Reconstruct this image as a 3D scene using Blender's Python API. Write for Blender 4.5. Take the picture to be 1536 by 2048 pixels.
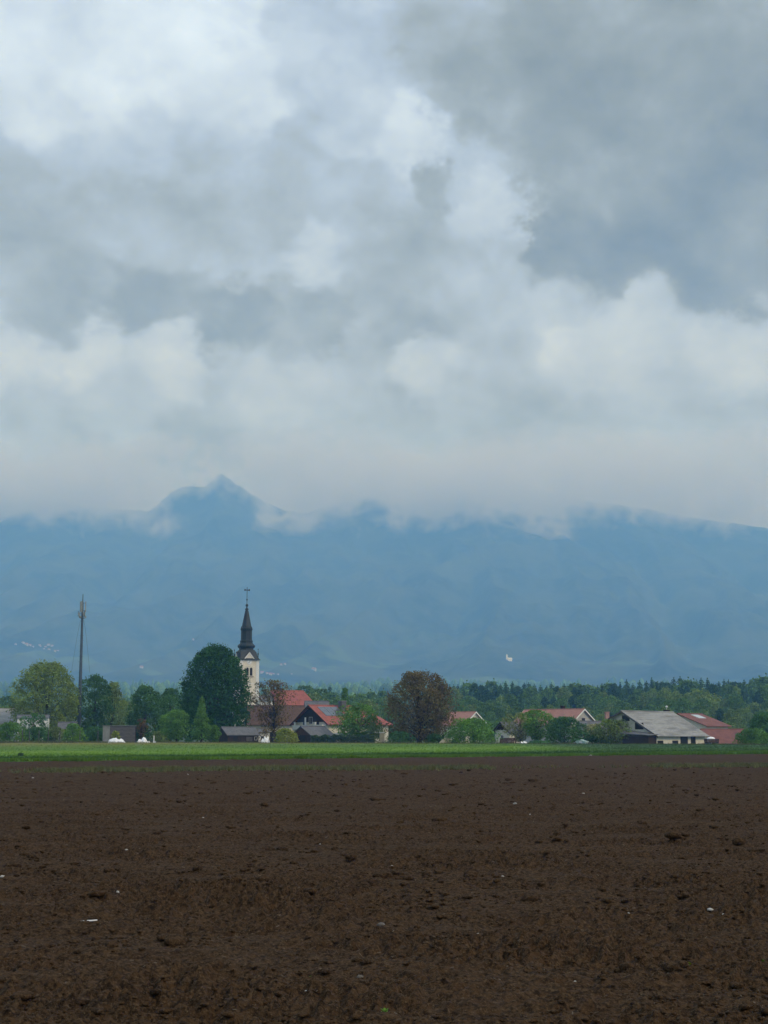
import bpy, math, random
import numpy as np
from mathutils import Vector, Matrix

for o in list(bpy.data.objects):
    bpy.data.objects.remove(o)
S = bpy.context.scene
COL = S.collection
R = math.radians

# ------------------------------------------------------------------ camera
F = 2958.0                       # focal length in photograph pixels (52 mm equivalent)
EYE = 1.6
PITCH = math.atan((1480.0 - 1024.0) / F)
cam = bpy.data.cameras.new('camera')
cam.sensor_width = 36.0
cam.lens = 52.0
cam.clip_start = 0.1
cam.clip_end = 60000.0
camo = bpy.data.objects.new('camera', cam)
COL.objects.link(camo)
camo.location = (0, 0, EYE)
camo.rotation_euler = (math.pi / 2 + PITCH, 0, 0)
S.camera = camo

CP, SP = math.cos(PITCH), math.sin(PITCH)


def ray(px, py):
    up = (1024.0 - py) / F
    return (px - 768.0) / F, CP - up * SP, SP + up * CP


def at(px, py, Y):
    x, y, z = ray(px, py)
    k = Y / y
    return Vector((x * k, Y, EYE + z * k))


def px_m(Y):
    return F / Y


# ------------------------------------------------------------------ render settings
S.render.engine = 'CYCLES'
cy = S.cycles
cy.use_denoising = True
cy.max_bounces = 8
cy.diffuse_bounces = 3
cy.glossy_bounces = 2
cy.transmission_bounces = 4
cy.transparent_max_bounces = 8
cy.volume_bounces = 3
cy.use_adaptive_sampling = True
cy.adaptive_threshold = 0.02
cy.volume_step_rate = 1.0
cy.volume_max_steps = 256
cy.sample_clamp_indirect = 4.0
S.view_settings.view_transform = 'Standard'
S.view_settings.look = 'None'
S.view_settings.gamma = 1.0
S.view_settings.use_curve_mapping = False
S.view_settings.exposure = 0.0

# ------------------------------------------------------------------ node helpers


class NT:
    def __init__(self, tree):
        self.t = tree
        self.n = tree.nodes
        self.l = tree.links

    def node(self, typ, **kw):
        nd = self.n.new(typ)
        for k, v in kw.items():
            setattr(nd, k, v)
        return nd

    def put(self, sock, v):
        if isinstance(v, bpy.types.NodeSocket):
            self.l.new(v, sock)
        elif v is not None:
            if hasattr(sock.default_value, '__len__') and not hasattr(v, '__len__'):
                v = (v,) * len(sock.default_value)
            if hasattr(v, '__len__') and len(v) == 3 and len(sock.default_value) == 4:
                v = (*v, 1)
            sock.default_value = v

    def math(self, op, a, b=None, c=None, clamp=False):
        nd = self.node('ShaderNodeMath', operation=op, use_clamp=clamp)
        for i, v in enumerate((a, b, c)):
            if v is not None:
                self.put(nd.inputs[i], v)
        return nd.outputs[0]

    def vmath(self, op, a, b=None, c=None):
        nd = self.node('ShaderNodeVectorMath', operation=op)
        for i, v in enumerate((a, b, c)):
            if v is not None:
                self.put(nd.inputs[i], v)
        return nd.outputs['Value'] if op in ('DOT_PRODUCT', 'LENGTH', 'DISTANCE') else nd.outputs['Vector']

    def noise(self, vec, scale, detail=4, rough=0.55, dist=0.0, out='Fac'):
        nd = self.node('ShaderNodeTexNoise')
        if vec is not None:
            self.put(nd.inputs['Vector'], vec)
        nd.inputs['Scale'].default_value = scale
        nd.inputs['Detail'].default_value = detail
        nd.inputs['Roughness'].default_value = rough
        nd.inputs['Distortion'].default_value = dist
        return nd.outputs[out]

    def ramp(self, fac, stops, interp='LINEAR'):
        nd = self.node('ShaderNodeValToRGB')
        nd.color_ramp.interpolation = interp
        e = nd.color_ramp.elements
        while len(e) < len(stops):
            e.new(0.5)
        for el, (p, c) in zip(e, stops):
            el.position = p
            el.color = (*c, 1) if len(c) == 3 else c
        self.put(nd.inputs[0], fac)
        return nd.outputs[0]

    def mix(self, fac, a, b, blend='MIX'):
        nd = self.node('ShaderNodeMix', data_type='RGBA', blend_type=blend)
        self.put(nd.inputs[0], fac)
        self.put(nd.inputs[6], a)
        self.put(nd.inputs[7], b)
        return nd.outputs[2]

    def mrange(self, v, a, b, c=0.0, d=1.0, smooth=True):
        nd = self.node('ShaderNodeMapRange')
        nd.interpolation_type = 'SMOOTHSTEP' if smooth else 'LINEAR'
        for i, q in enumerate((v, a, b, c, d)):
            self.put(nd.inputs[i], q)
        return nd.outputs[0]

    def sep(self, v):
        nd = self.node('ShaderNodeSeparateXYZ')
        self.put(nd.inputs[0], v)
        return nd.outputs

    def comb(self, x, y, z):
        nd = self.node('ShaderNodeCombineXYZ')
        for i, v in enumerate((x, y, z)):
            self.put(nd.inputs[i], v)
        return nd.outputs[0]


# ------------------------------------------------------------------ sky
SUN_EL, SUN_AZ = R(40), R(125)        # sun high behind the camera, veiled by cloud
world = bpy.data.worlds.new('World')
S.world = world
world.use_nodes = True
world.cycles.sampling_method = 'MANUAL'
world.cycles.sample_map_resolution = 512
W = NT(world.node_tree)
W.n.clear()
SKY_STRENGTH = 0.1
CONTRAST = 1.55
SKY_TINT = (0.86, 1.09, 1.46)
# brightness of the cloud deck at places in the sky: (photo x, photo y, brightness, softness in px)
SKY_PTS = [
    (-250, 60, .62, 130), (60, 40, .64, 120), (260, 110, .67, 120), (430, 40, .66, 110), (480, 190, .60, 100),
    (60, 190, .60, 90), (20, 330, .44, 80), (160, 330, .50, 70), (60, 470, .44, 90), (290, 300, .56, 80),
    (300, 440, .47, 80), (440, 340, .50, 90), (470, 480, .50, 80), (600, 330, .46, 80), (560, 430, .46, 70),
    (130, 590, .42, 80), (300, 600, .34, 80), (450, 640, .32, 80), (620, 640, .36, 80), (-200, 560, .44, 120),
    (630, 505, .58, 62), (720, 250, .56, 70), (830, 290, .64, 60), (930, 330, .52, 60), (880, 372, .38, 42),
    (980, 430, .60, 60), (700, 420, .46, 70), (830, 500, .46, 80), (960, 540, .50, 80), (800, 620, .42, 80),
    (620, 60, .52, 90), (720, 140, .50, 80), (880, 60, .42, 110), (960, 200, .37, 100), (1150, 100, .35, 130), (1150, 290, .33, 110),
    (1350, 60, .33, 130), (1330, 260, .31, 130), (1480, 150, .33, 120), (1350, 430, .30, 90), (1130, 490, .30, 70),
    (1230, 520, .33, 60), (1480, 480, .31, 90), (1470, 570, .33, 60), (1750, 300, .34, 160), (1380, 480, .33, 40),
    (1080, 600, .50, 70), (1280, 630, .58, 80), (1480, 690, .60, 90), (1200, 720, .56, 90), (1000, 690, .52, 70),
    (850, 745, .62, 62), (1090, 690, .64, 45), (940, 800, .54, 80), (700, 740, .50, 70), (500, 760, .54, 80), (560, 690, .42, 60),
    (170, 735, .64, 70), (330, 730, .60, 70), (30, 720, .62, 80), (250, 820, .55, 80), (60, 830, .50, 80), (650, 820, .52, 80),
    (400, 900, .47, 90), (150, 930, .45, 90), (700, 920, .46, 100), (1000, 900, .45, 100), (1300, 860, .50, 100),
    (1500, 900, .50, 100), (1250, 980, .44, 80), (760, 1000, .44, 100), (300, 1010, .46, 100), (1750, 800, .52, 160), (-200, 850, .52, 130),
]


def build_world():
    tc = W.node('ShaderNodeTexCoord')
    d = tc.outputs['Generated']
    x, y, z = W.sep(d)
    az = W.math('ARCTAN2', x, y)
    el = W.math('ARCSINE', z)
    # fine and coarse drift of the cloud edges
    st = W.vmath('MULTIPLY', d, (1.0, 1.0, 1.35))
    nz1 = W.noise(st, 7.0, 3, 0.5, out='Color')
    nz2 = W.noise(st, 17.0, 7, 0.60, 0.1, out='Color')
    w1 = W.vmath('MULTIPLY_ADD', nz1, (0.034,) * 3, (-0.017,) * 3)
    w2 = W.vmath('MULTIPLY_ADD', nz2, (0.066,) * 3, (-0.033,) * 3)
    nz3 = W.noise(st, 55.0, 4, 0.6, 0.0, out='Color')
    w3 = W.vmath('MULTIPLY_ADD', nz3, (0.028,) * 3, (-0.014,) * 3)
    p = W.vmath('ADD', W.comb(az, el, 0.0), W.vmath('ADD', W.vmath('ADD', w1, w2), w3))
    p = W.vmath('MULTIPLY', p, (1.0, 1.0, 0.0))
    far = W.noise(d, 3.2, 3, 0.5)
    fv = W.math('MULTIPLY_ADD', far, 0.7, 0.13)       # the same deck goes on outside the frame
    acc = W.comb(W.math('MULTIPLY', fv, 0.012), 0.012, 0.0)
    for (px, py, v, s) in SKY_PTS:
        rx, ry, rz = ray(px, py)
        n = math.sqrt(rx * rx + ry * ry + rz * rz)
        a0, e0 = math.atan2(rx, ry), math.asin(rz / n)
        sg = s / F * 0.43
        sub = W.vmath('SUBTRACT', p, (a0, e0, 0))
        dd = W.vmath('DOT_PRODUCT', sub, sub)
        w = W.math('POWER', math.exp(-1.0 / (2 * sg * sg) / 1000.0), W.math('MULTIPLY', dd, 1000.0))
        acc = W.vmath('MULTIPLY_ADD', W.comb(w, w, w), (v, 1.0, 0.0), acc)
    ax, ay, _ = W.sep(acc)
    b = W.math('DIVIDE', ax, ay)
    fb = W.noise(st, 13.0, 7, 0.56, 0.1)
    fb2 = W.noise(st, 42.0, 5, 0.6, 0.0)
    b = W.math('ADD', b, W.math('MULTIPLY_ADD', fb, 0.42, -0.21))
    b = W.math('ADD', b, W.math('MULTIPLY_ADD', fb2, 0.16, -0.08))
    b = W.math('MULTIPLY_ADD', W.math('SUBTRACT', b, 0.47), CONTRAST, 0.47)
    b = W.math('MAXIMUM', b, W.math('MULTIPLY_ADD', b, 0.6, 0.124))
    b = W.math('MAXIMUM', b, 0.15)
    # an overcast sky grows brighter towards the zenith (1 + 2 sin el)
    g = W.math('MAXIMUM', 1.0, W.math('DIVIDE', W.math('MULTIPLY_ADD', z, 2.0, 1.0), 1.0 + 2 * math.sin(R(20))))
    b = W.math('MULTIPLY', b, g)
    t = W.mrange(b, 0.18, 0.56, 0, 1, smooth=False)
    tint = W.mix(t, (1.20, 1.01, 0.30), (1.0, 1.0, 0.98))
    tint = W.vmath('MULTIPLY', tint, W.mix(W.mrange(z, 0.11, 0.25), (0.83, 1.0, 1.30), (1.0, 1.0, 1.0)))
    col = W.vmath('MULTIPLY', W.comb(b, b, b), tint)
    col = W.vmath('MULTIPLY', col, SKY_TINT)
    col = W.vmath('MULTIPLY', col, (1.0 / SKY_STRENGTH,) * 3)
    sky = W.node('ShaderNodeTexSky', sky_type='NISHITA')
    sky.sun_disc = False
    sky.sun_elevation = SUN_EL
    sky.sun_rotation = SUN_AZ
    out = W.mix(0.94, sky.outputs[0], col)
    bg = W.node('ShaderNodeBackground')
    W.put(bg.inputs[0], out)
    bg.inputs[1].default_value = SKY_STRENGTH
    wo = W.node('ShaderNodeOutputWorld')
    W.l.new(bg.outputs[0], wo.inputs[0])


build_world()
sun = bpy.data.lights.new('sun', 'SUN')
sun.energy = 1.5
sun.angle = R(10)
sun.color = (1.0, 0.95, 0.87)
suno = bpy.data.objects.new('sun', sun)
COL.objects.link(suno)
sd = Vector((math.sin(SUN_AZ) * math.cos(SUN_EL), math.cos(SUN_AZ) * math.cos(SUN_EL), math.sin(SUN_EL)))
suno.rotation_euler = (-sd).to_track_quat('-Z', 'Y').to_euler()

# ------------------------------------------------------------------ object helpers


def tag(o, label=None, cat=None, group=None, kind=None):
    if label:
        o['label'] = label
    if cat:
        o['category'] = cat
    if group:
        o['group'] = group
    if kind:
        o['kind'] = kind
    return o


def link(name, me, mat=None, parent=None):
    o = bpy.data.objects.new(name, me)
    COL.objects.link(o)
    if mat is not None and me is not None and not me.materials:
        me.materials.append(mat)
    if parent is not None:
        o.parent = parent
    return o


def empty(name, loc, rz=0.0):
    o = bpy.data.objects.new(name, None)
    o.empty_display_size = 0.5
    COL.objects.link(o)
    o.location = loc
    o.rotation_euler = (0, 0, rz)
    return o


def mesh_np(name, V, Fc, smooth=False):
    """V (n,3), Fc (m,k) arrays; all faces k-gons."""
    me = bpy.data.meshes.new(name)
    V = np.asarray(V, np.float32)
    Fc = np.asarray(Fc, np.int32)
    k = Fc.shape[1]
    me.vertices.add(len(V))
    me.vertices.foreach_set('co', V.ravel())
    me.loops.add(Fc.size)
    me.loops.foreach_set('vertex_index', Fc.ravel())
    me.polygons.add(len(Fc))
    me.polygons.foreach_set('loop_start', np.arange(0, Fc.size, k, dtype=np.int32))
    me.polygons.foreach_set('loop_total', np.full(len(Fc), k, np.int32))
    if smooth:
        me.polygons.foreach_set('use_smooth', np.ones(len(Fc), bool))
    me.update(calc_edges=True)
    return me


class MB:
    """collects boxes, prisms, tubes; build() links ONE mesh object"""

    def __init__(self):
        self.v, self.f = [], []

    def add(self, vs, fs):
        b = len(self.v)
        self.v += [tuple(q) for q in vs]
        self.f += [tuple(b + i for i in f) for f in fs]
        return self

    def box(self, x0, x1, y0, y1, z0, z1):
        vs = [(x0, y0, z0), (x1, y0, z0), (x1, y1, z0), (x0, y1, z0), (x0, y0, z1), (x1, y0, z1), (x1, y1, z1), (x0, y1, z1)]
        return self.add(vs, [(3, 2, 1, 0), (4, 5, 6, 7), (0, 1, 5, 4), (1, 2, 6, 5), (2, 3, 7, 6), (3, 0, 4, 7)])

    def prism(self, a, b):
        """two matching polygons a (front, counter-clockwise seen from outside) and b"""
        n = len(a)
        fs = [tuple(range(n)), tuple(range(2 * n - 1, n - 1, -1))]
        fs += [(j, i, n + i, n + j) for i, j in ((i, (i + 1) % n) for i in range(n))]
        return self.add(list(a) + list(b), fs)

    def slab(self, poly, t):
        """polygon (seen from above counter-clockwise) thickened downwards by t"""
        low = [(x, y, z - t) for x, y, z in poly]
        return self.prism(poly, low)

    def tube(self, pts, rad, n=6, cap=True):
        pts = [Vector(p) for p in pts]
        rings = []
        for i, p in enumerate(pts):
            d = (pts[min(i + 1, len(pts) - 1)] - pts[max(i - 1, 0)])
            d = d.normalized() if d.length > 1e-9 else Vector((0, 0, 1))
            u = d.orthogonal().normalized()
            if abs(d.z) > 0.5:
                u = Vector((1, 0, 0)) - d * d.x
                u.normalize()
            w = d.cross(u)
            r = rad[i] if hasattr(rad, '__len__') else rad
            rings.append([p + (u * math.cos(2 * math.pi * k / n) + w * math.sin(2 * math.pi * k / n)) * r for k in range(n)])
        vs = [q for rg in rings for q in rg]
        fs = []
        for i in range(len(pts) - 1):
            for k in range(n):
                a, b = i * n + k, i * n + (k + 1) % n
                fs.append((a, b, b + n, a + n))
        if cap:
            fs += [tuple(range(n - 1, -1, -1)), tuple(range((len(pts) - 1) * n, len(pts) * n))]
        return self.add(vs, fs)

    def lathe(self, prof, n=8, c=(0, 0), rot=0.0):
        vs, fs = [], []
        for r, z in prof:
            for k in range(n):
                a = rot + 2 * math.pi * k / n
                vs.append((c[0] + r * math.cos(a), c[1] + r * math.sin(a), z))
        for i in range(len(prof) - 1):
            for k in range(n):
                a, b = i * n + k, i * n + (k + 1) % n
                fs.append((a, b, b + n, a + n))
        fs += [tuple(range(n - 1, -1, -1)), tuple(range((len(prof) - 1) * n, len(prof) * n))]
        return self.add(vs, fs)

    def build(self, name, mat, parent=None, smooth=False):
        me = bpy.data.meshes.new(name)
        me.from_pydata(self.v, [], self.f)
        if smooth:
            for p in me.polygons:
                p.use_smooth = True
        me.update()
        return link(name, me, mat, parent)


# ------------------------------------------------------------------ noise in numpy
_prm = np.random.RandomState(7).permutation(4096).astype(np.int64)
_ang = np.random.RandomState(8).rand(4096) * 2 * np.pi
_gx, _gy = np.cos(_ang), np.sin(_ang)


def pnoise(x, y, seed=0):
    xi, yi = np.floor(x).astype(np.int64), np.floor(y).astype(np.int64)
    xf, yf = x - xi, y - yi
    u, v = xf * xf * xf * (xf * (xf * 6 - 15) + 10), yf * yf * yf * (yf * (yf * 6 - 15) + 10)

    def g(ix, iy, fx, fy):
        h = _prm[(_prm[(ix + seed * 131) & 4095] + iy) & 4095]
        return _gx[h] * fx + _gy[h] * fy
    a, b = g(xi, yi, xf, yf), g(xi + 1, yi, xf - 1, yf)
    c, e = g(xi, yi + 1, xf, yf - 1), g(xi + 1, yi + 1, xf - 1, yf - 1)
    return ((a + u * (b - a)) + v * ((c + u * (e - c)) - (a + u * (b - a)))) * 1.5


def fbm(x, y, oct=4, seed=0, gain=0.5):
    s, a, f = 0.0, 1.0, 1.0
    for i in range(oct):
        s = s + a * pnoise(x * f, y * f, seed + i * 7)
        a *= gain
        f *= 2.03
    return s


# ------------------------------------------------------------------ materials
M = {}


def newmat(name):
    m = bpy.data.materials.new(name)
    m.use_nodes = True
    t = NT(m.node_tree)
    bs = m.node_tree.nodes['Principled BSDF']
    M[name] = m
    return m, t, bs


def plain(name, c, rough=0.8, var=0.18, scale=1.5, metal=0.0, stretch=(1, 1, 1), spec=0.3, bump=0.0, dirt=None):
    """weathered surface: base colour broken up by two noises of different size"""
    m, t, bs = newmat(name)
    tc = t.node('ShaderNodeTexCoord')
    v = t.vmath('MULTIPLY', tc.outputs['Object'], stretch)
    n1 = t.noise(v, scale, 5, 0.6)
    n2 = t.noise(v, scale * 6, 4, 0.6)
    lo, hi = tuple(q * (1 - var) for q in c), tuple(min(1, q * (1 + var)) for q in c)
    col = t.mix(t.mrange(n1, 0.3, 0.7), lo, hi)
    col = t.mix(t.math('MULTIPLY', t.mrange(n2, 0.45, 0.75), 0.5), col, tuple(q * (1 - 1.5 * var) for q in c))
    if dirt:
        col = t.mix(t.math('MULTIPLY', t.mrange(n1, 0.55, 0.72), dirt[1]), col, dirt[0])
    t.put(bs.inputs['Base Color'], col)
    bs.inputs['Roughness'].default_value = rough
    bs.inputs['Metallic'].default_value = metal
    bs.inputs['Specular IOR Level'].default_value = spec
    if bump:
        bp = t.node('ShaderNodeBump')
        bp.inputs['Strength'].default_value = bump
        bp.inputs['Distance'].default_value = 0.05
        t.put(bp.inputs['Height'], n2)
        t.l.new(bp.outputs[0], bs.inputs['Normal'])
    return m


def leafmat(name, c, var=0.35, c2=None, trans=0.25):
    """leaves: each leaf spray its own shade through a per-leaf attribute, and drifts of hue through the crown"""
    m, t, bs = newmat(name)
    at_ = t.node('ShaderNodeAttribute', attribute_name='tint')
    oi = t.node('ShaderNodeObjectInfo')
    tc = t.node('ShaderNodeTexCoord')
    n1 = t.noise(tc.outputs['Object'], 0.35, 3, 0.5)
    c2 = c2 or tuple(q * 1.5 for q in c)
    col = t.mix(t.mrange(n1, 0.35, 0.65), c, c2)
    k = t.math('MULTIPLY_ADD', at_.outputs['Fac'], 2 * var, 1 - var)
    k = t.math('MULTIPLY', k, t.math('MULTIPLY_ADD', oi.outputs['Random'], 0.24, 0.88))
    col = t.vmath('MULTIPLY', col, t.comb(k, k, k))
    t.put(bs.inputs['Base Color'], col)
    bs.inputs['Roughness'].default_value = 0.65
    bs.inputs['Specular IOR Level'].default_value = 0.12
    tr = t.node('ShaderNodeBsdfTranslucent')
    t.put(tr.inputs[0], t.vmath('MULTIPLY', col, (1.1, 1.2, 0.7)))
    mx = t.node('ShaderNodeMixShader')
    mx.inputs[0].default_value = trans
    t.l.new(bs.outputs[0], mx.inputs[1])
    t.l.new(tr.outputs[0], mx.inputs[2])
    out = m.node_tree.nodes['Material Output']
    t.l.new(mx.outputs[0], out.inputs[0])
    return m


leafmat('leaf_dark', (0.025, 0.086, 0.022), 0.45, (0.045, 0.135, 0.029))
leafmat('leaf_green', (0.092, 0.197, 0.033), 0.40, (0.139, 0.277, 0.046))
leafmat('leaf_deep', (0.056, 0.136, 0.039), 0.40, (0.081, 0.194, 0.048))
leafmat('leaf_olive', (0.154, 0.207, 0.056), 0.40, (0.227, 0.310, 0.079))
leafmat('leaf_bright', (0.133, 0.278, 0.040), 0.35, (0.199, 0.363, 0.050))
leafmat('leaf_yellow', (0.245, 0.297, 0.040), 0.35, (0.306, 0.338, 0.054))
leafmat('leaf_brown', (0.127, 0.087, 0.034), 0.45, (0.145, 0.118, 0.042))
leafmat('leaf_rust', (0.189, 0.116, 0.043), 0.45, (0.156, 0.138, 0.043))
leafmat('leaf_blue', (0.056, 0.103, 0.062), 0.40, (0.085, 0.141, 0.077))
leafmat('leaf_blossom', (0.328, 0.317, 0.135), 0.5, (0.205, 0.266, 0.074))
leafmat('leaf_wood', (0.074, 0.155, 0.036), 0.40, (0.145, 0.248, 0.053))
leafmat('leaf_wood_pale', (0.145, 0.238, 0.051), 0.40, (0.230, 0.297, 0.072))
leafmat('leaf_spruce', (0.027, 0.074, 0.025), 0.45, (0.043, 0.102, 0.033), 0.08)
plain('bark', (0.045, 0.034, 0.026), 0.9, 0.3, 3)
plain('bark_pale', (0.085, 0.07, 0.055), 0.9, 0.3, 3)
plain('cream_wall', (0.76, 0.69, 0.56), 0.85, 0.07, 0.5)
plain('white_wall', (0.78, 0.77, 0.72), 0.85, 0.06, 0.5, dirt=((0.5, 0.47, 0.4), 0.4))
plain('pale_wall', (0.70, 0.655, 0.53), 0.85, 0.10, 0.6, dirt=((0.40, 0.36, 0.28), 0.5))
plain('grey_wall', (0.44, 0.43, 0.40), 0.85, 0.12, 0.6)
plain('red_roof', (0.31, 0.095, 0.072), 0.8, 0.20, 0.8, dirt=((0.18, 0.075, 0.062), 0.6))
plain('dull_red_roof', (0.20, 0.082, 0.066), 0.8, 0.22, 0.8, dirt=((0.13, 0.07, 0.055), 0.6))
plain('rose_roof', (0.34, 0.165, 0.125), 0.8, 0.16, 0.8, dirt=((0.22, 0.12, 0.09), 0.6))
plain('brown_roof', (0.105, 0.060, 0.042), 0.85, 0.22, 0.8)
plain('slate_roof', (0.12, 0.12, 0.125), 0.75, 0.2, 1.2)
plain('eternit', (0.275, 0.27, 0.25), 0.8, 0.34, 0.5, stretch=(0.35, 1, 2.2), dirt=((0.13, 0.125, 0.10), 0.7))
plain('dark_wood', (0.040, 0.026, 0.020), 0.85, 0.3, 2, stretch=(3, 3, 0.6))
plain('brown_wood', (0.085, 0.045, 0.032), 0.85, 0.3, 2, stretch=(3, 3, 0.6))
plain('grey_wood', (0.115, 0.105, 0.10), 0.85, 0.25, 2, stretch=(0.6, 0.6, 3))
plain('concrete', (0.24, 0.245, 0.23), 0.9, 0.15, 0.8)
plain('copper_roof', (0.013, 0.024, 0.025), 0.55, 0.25, 1.0, spec=0.4)
plain('black_opening', (0.012, 0.012, 0.014), 0.4, 0.2, 2)
plain('glass', (0.03, 0.035, 0.04), 0.12, 0.1, 2, spec=0.6)
plain('solar', (0.085, 0.095, 0.11), 0.18, 0.1, 2, spec=0.6)
plain('skylight', (0.55, 0.60, 0.62), 0.2, 0.05, 2, spec=0.6)
plain('white_sheet', (0.9, 0.9, 0.88), 0.5, 0.05, 2)
plain('white_paint', (0.80, 0.79, 0.75), 0.6, 0.05, 2)
plain('galvanised', (0.085, 0.115, 0.14), 0.45, 0.15, 1.5, metal=0.3)
plain('antenna', (0.33, 0.34, 0.30), 0.5, 0.1, 2)
plain('iron', (0.05, 0.06, 0.07), 0.5, 0.2, 2, metal=0.5)
plain('pink_brick', (0.42, 0.24, 0.20), 0.85, 0.15, 3)
plain('sand', (0.52, 0.43, 0.27), 0.9, 0.12, 1.5)
plain('stone', (0.12, 0.105, 0.09), 0.8, 0.2, 20)
plain('pale_stone', (0.42, 0.40, 0.36), 0.75, 0.12, 20)
plain('straw', (0.13, 0.10, 0.07), 0.8, 0.35, 3)
plain('rust_cart', (0.07, 0.045, 0.04), 0.8, 0.3, 2)
plain('mint', (0.42, 0.55, 0.50), 0.6, 0.08, 2)


def soilmat():
    m, t, bs = newmat('soil')
    g = t.node('ShaderNodeNewGeometry')
    p = g.outputs['Position']
    n1 = t.noise(p, 0.25, 4, 0.6)
    n2 = t.noise(t.vmath('MULTIPLY', p, (1.0, 2.2, 1.0)), 2.2, 6, 0.65)
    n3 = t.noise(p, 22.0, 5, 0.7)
    col = t.mix(t.mrange(n1, 0.3, 0.7), (0.0534, 0.0300, 0.0146), (0.0698, 0.0376, 0.0175))
    col = t.mix(t.mrange(n2, 0.35, 0.7), col, (0.0790, 0.0461, 0.0225))
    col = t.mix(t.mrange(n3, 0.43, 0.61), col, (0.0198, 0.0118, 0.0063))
    n5 = t.noise(p, 38.0, 4, 0.7)
    col = t.mix(t.math('MULTIPLY', t.mrange(n5, 0.51, 0.67), 0.85), col, (0.1105, 0.0707, 0.0375))
    n4 = t.noise(p, 75.0, 2, 0.5)
    col = t.mix(t.math('MULTIPLY', t.mrange(n4, 0.66, 0.74), 0.55), col, (0.1745, 0.1340, 0.0792))
    t.put(bs.inputs['Base Color'], col)
    bs.inputs['Roughness'].default_value = 0.95
    bs.inputs['Specular IOR Level'].default_value = 0.10
    bp = t.node('ShaderNodeBump')
    bp.inputs['Strength'].default_value = 1.0
    bp.inputs['Distance'].default_value = 0.035
    t.put(bp.inputs['Height'], t.math('ADD', t.math('MULTIPLY', n3, 1.0), t.math('MULTIPLY', n4, 0.5)))
    t.l.new(bp.outputs[0], bs.inputs['Normal'])


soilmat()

# field edges seen obliquely: y = a + b x on the ground
E1 = (143.0, 0.62)       # ploughed soil ends, green crop begins


def ground_pt(px, py):
    x, y, z = ray(px, py)
    k = -EYE / z
    return x * k, y * k


_a, _b = ground_pt(0, 1524), ground_pt(1536, 1508)
E1b = (_b[1] - _a[1]) / (_b[0] - _a[0])
E1a = _a[1] - E1b * _a[0]
_a, _b = ground_pt(0, 1544), ground_pt(1536, 1533)
E2b = (_b[1] - _a[1]) / (_b[0] - _a[0])
E2a = _a[1] - E2b * _a[0]


def groundmat():
    m, t, bs = newmat('meadow')
    g = t.node('ShaderNodeNewGeometry')
    p = g.outputs['Position']
    x, y, z = t.sep(p)
    n1 = t.noise(p, 0.05, 4, 0.6)
    n2 = t.noise(p, 0.7, 5, 0.65)
    col = t.mix(t.mrange(n1, 0.35, 0.65), (0.050, 0.085, 0.022), (0.075, 0.095, 0.035))
    col = t.mix(t.math('MULTIPLY', t.mrange(n2, 0.4, 0.7), 0.5), col, (0.085, 0.075, 0.040))
    s = t.math('SUBTRACT', y, t.math('MULTIPLY_ADD', x, E1b, E1a))
    col = t.mix(t.mrange(s, -0.5, 0.5), (0.045, 0.031, 0.022), col)
    t.put(bs.inputs['Base Color'], col)
    bs.inputs['Roughness'].default_value = 0.95
    bs.inputs['Specular IOR Level'].default_value = 0.1


groundmat()


def cropmat(name, dark=1.0):
    """young cereal: drill strips of differing green parallel to the field edge"""
    m, t, bs = newmat(name)
    g = t.node('ShaderNodeNewGeometry')
    p = g.outputs['Position']
    x, y, z = t.sep(p)
    n1 = t.noise(t.vmath('MULTIPLY', p, (0.035, 0.10, 0.0)), 1.0, 4, 0.6)
    s = t.math('SUBTRACT', y, t.math('MULTIPLY_ADD', x, E1b, E1a))
    s = t.math('ADD', s, t.math('MULTIPLY_ADD', n1, 44.0, -22.0))
    col = t.ramp(t.mrange(s, 0, 150, 0, 1, smooth=False), [
        (0.0, (0.073, 0.151, 0.014)), (0.035, (0.088, 0.176, 0.017)), (0.08, (0.025, 0.067, 0.008)), (0.16, (0.034, 0.082, 0.009)),
        (0.26, (0.113, 0.221, 0.019)), (0.45, (0.136, 0.239, 0.021)), (0.62, (0.081, 0.165, 0.018)), (0.85, (0.113, 0.171, 0.024)), (1.0, (0.161, 0.151, 0.032))])
    # far right a darker, taller stand
    dk = t.math('MULTIPLY', t.mrange(x, 19, 33), t.mrange(s, 24, 42))
    col = t.mix(t.math('MULTIPLY', dk, 0.9), col, (0.036, 0.080, 0.026))
    n2 = t.noise(t.vmath('MULTIPLY', p, (0.22, 0.5, 0.5)), 1.0, 6, 0.7)
    k = t.math('MULTIPLY_ADD', n2, 1.5, 0.25)
    col = t.vmath('MULTIPLY', col, t.comb(k, k, k))
    t.put(bs.inputs['Base Color'], col)
    bs.inputs['Roughness'].default_value = 0.8
    bs.inputs['Specular IOR Level'].default_value = 0.15


cropmat('crop')


def weedmat():
    m, t, bs = newmat('weeds')
    g = t.node('ShaderNodeNewGeometry')
    n = t.noise(g.outputs['Position'], 3.0, 3, 0.6)
    col = t.mix(t.mrange(n, 0.35, 0.65), (0.060, 0.080, 0.022), (0.13, 0.125, 0.045))
    t.put(bs.inputs['Base Color'], col)
    bs.inputs['Roughness'].default_value = 0.8


weedmat()


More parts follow.
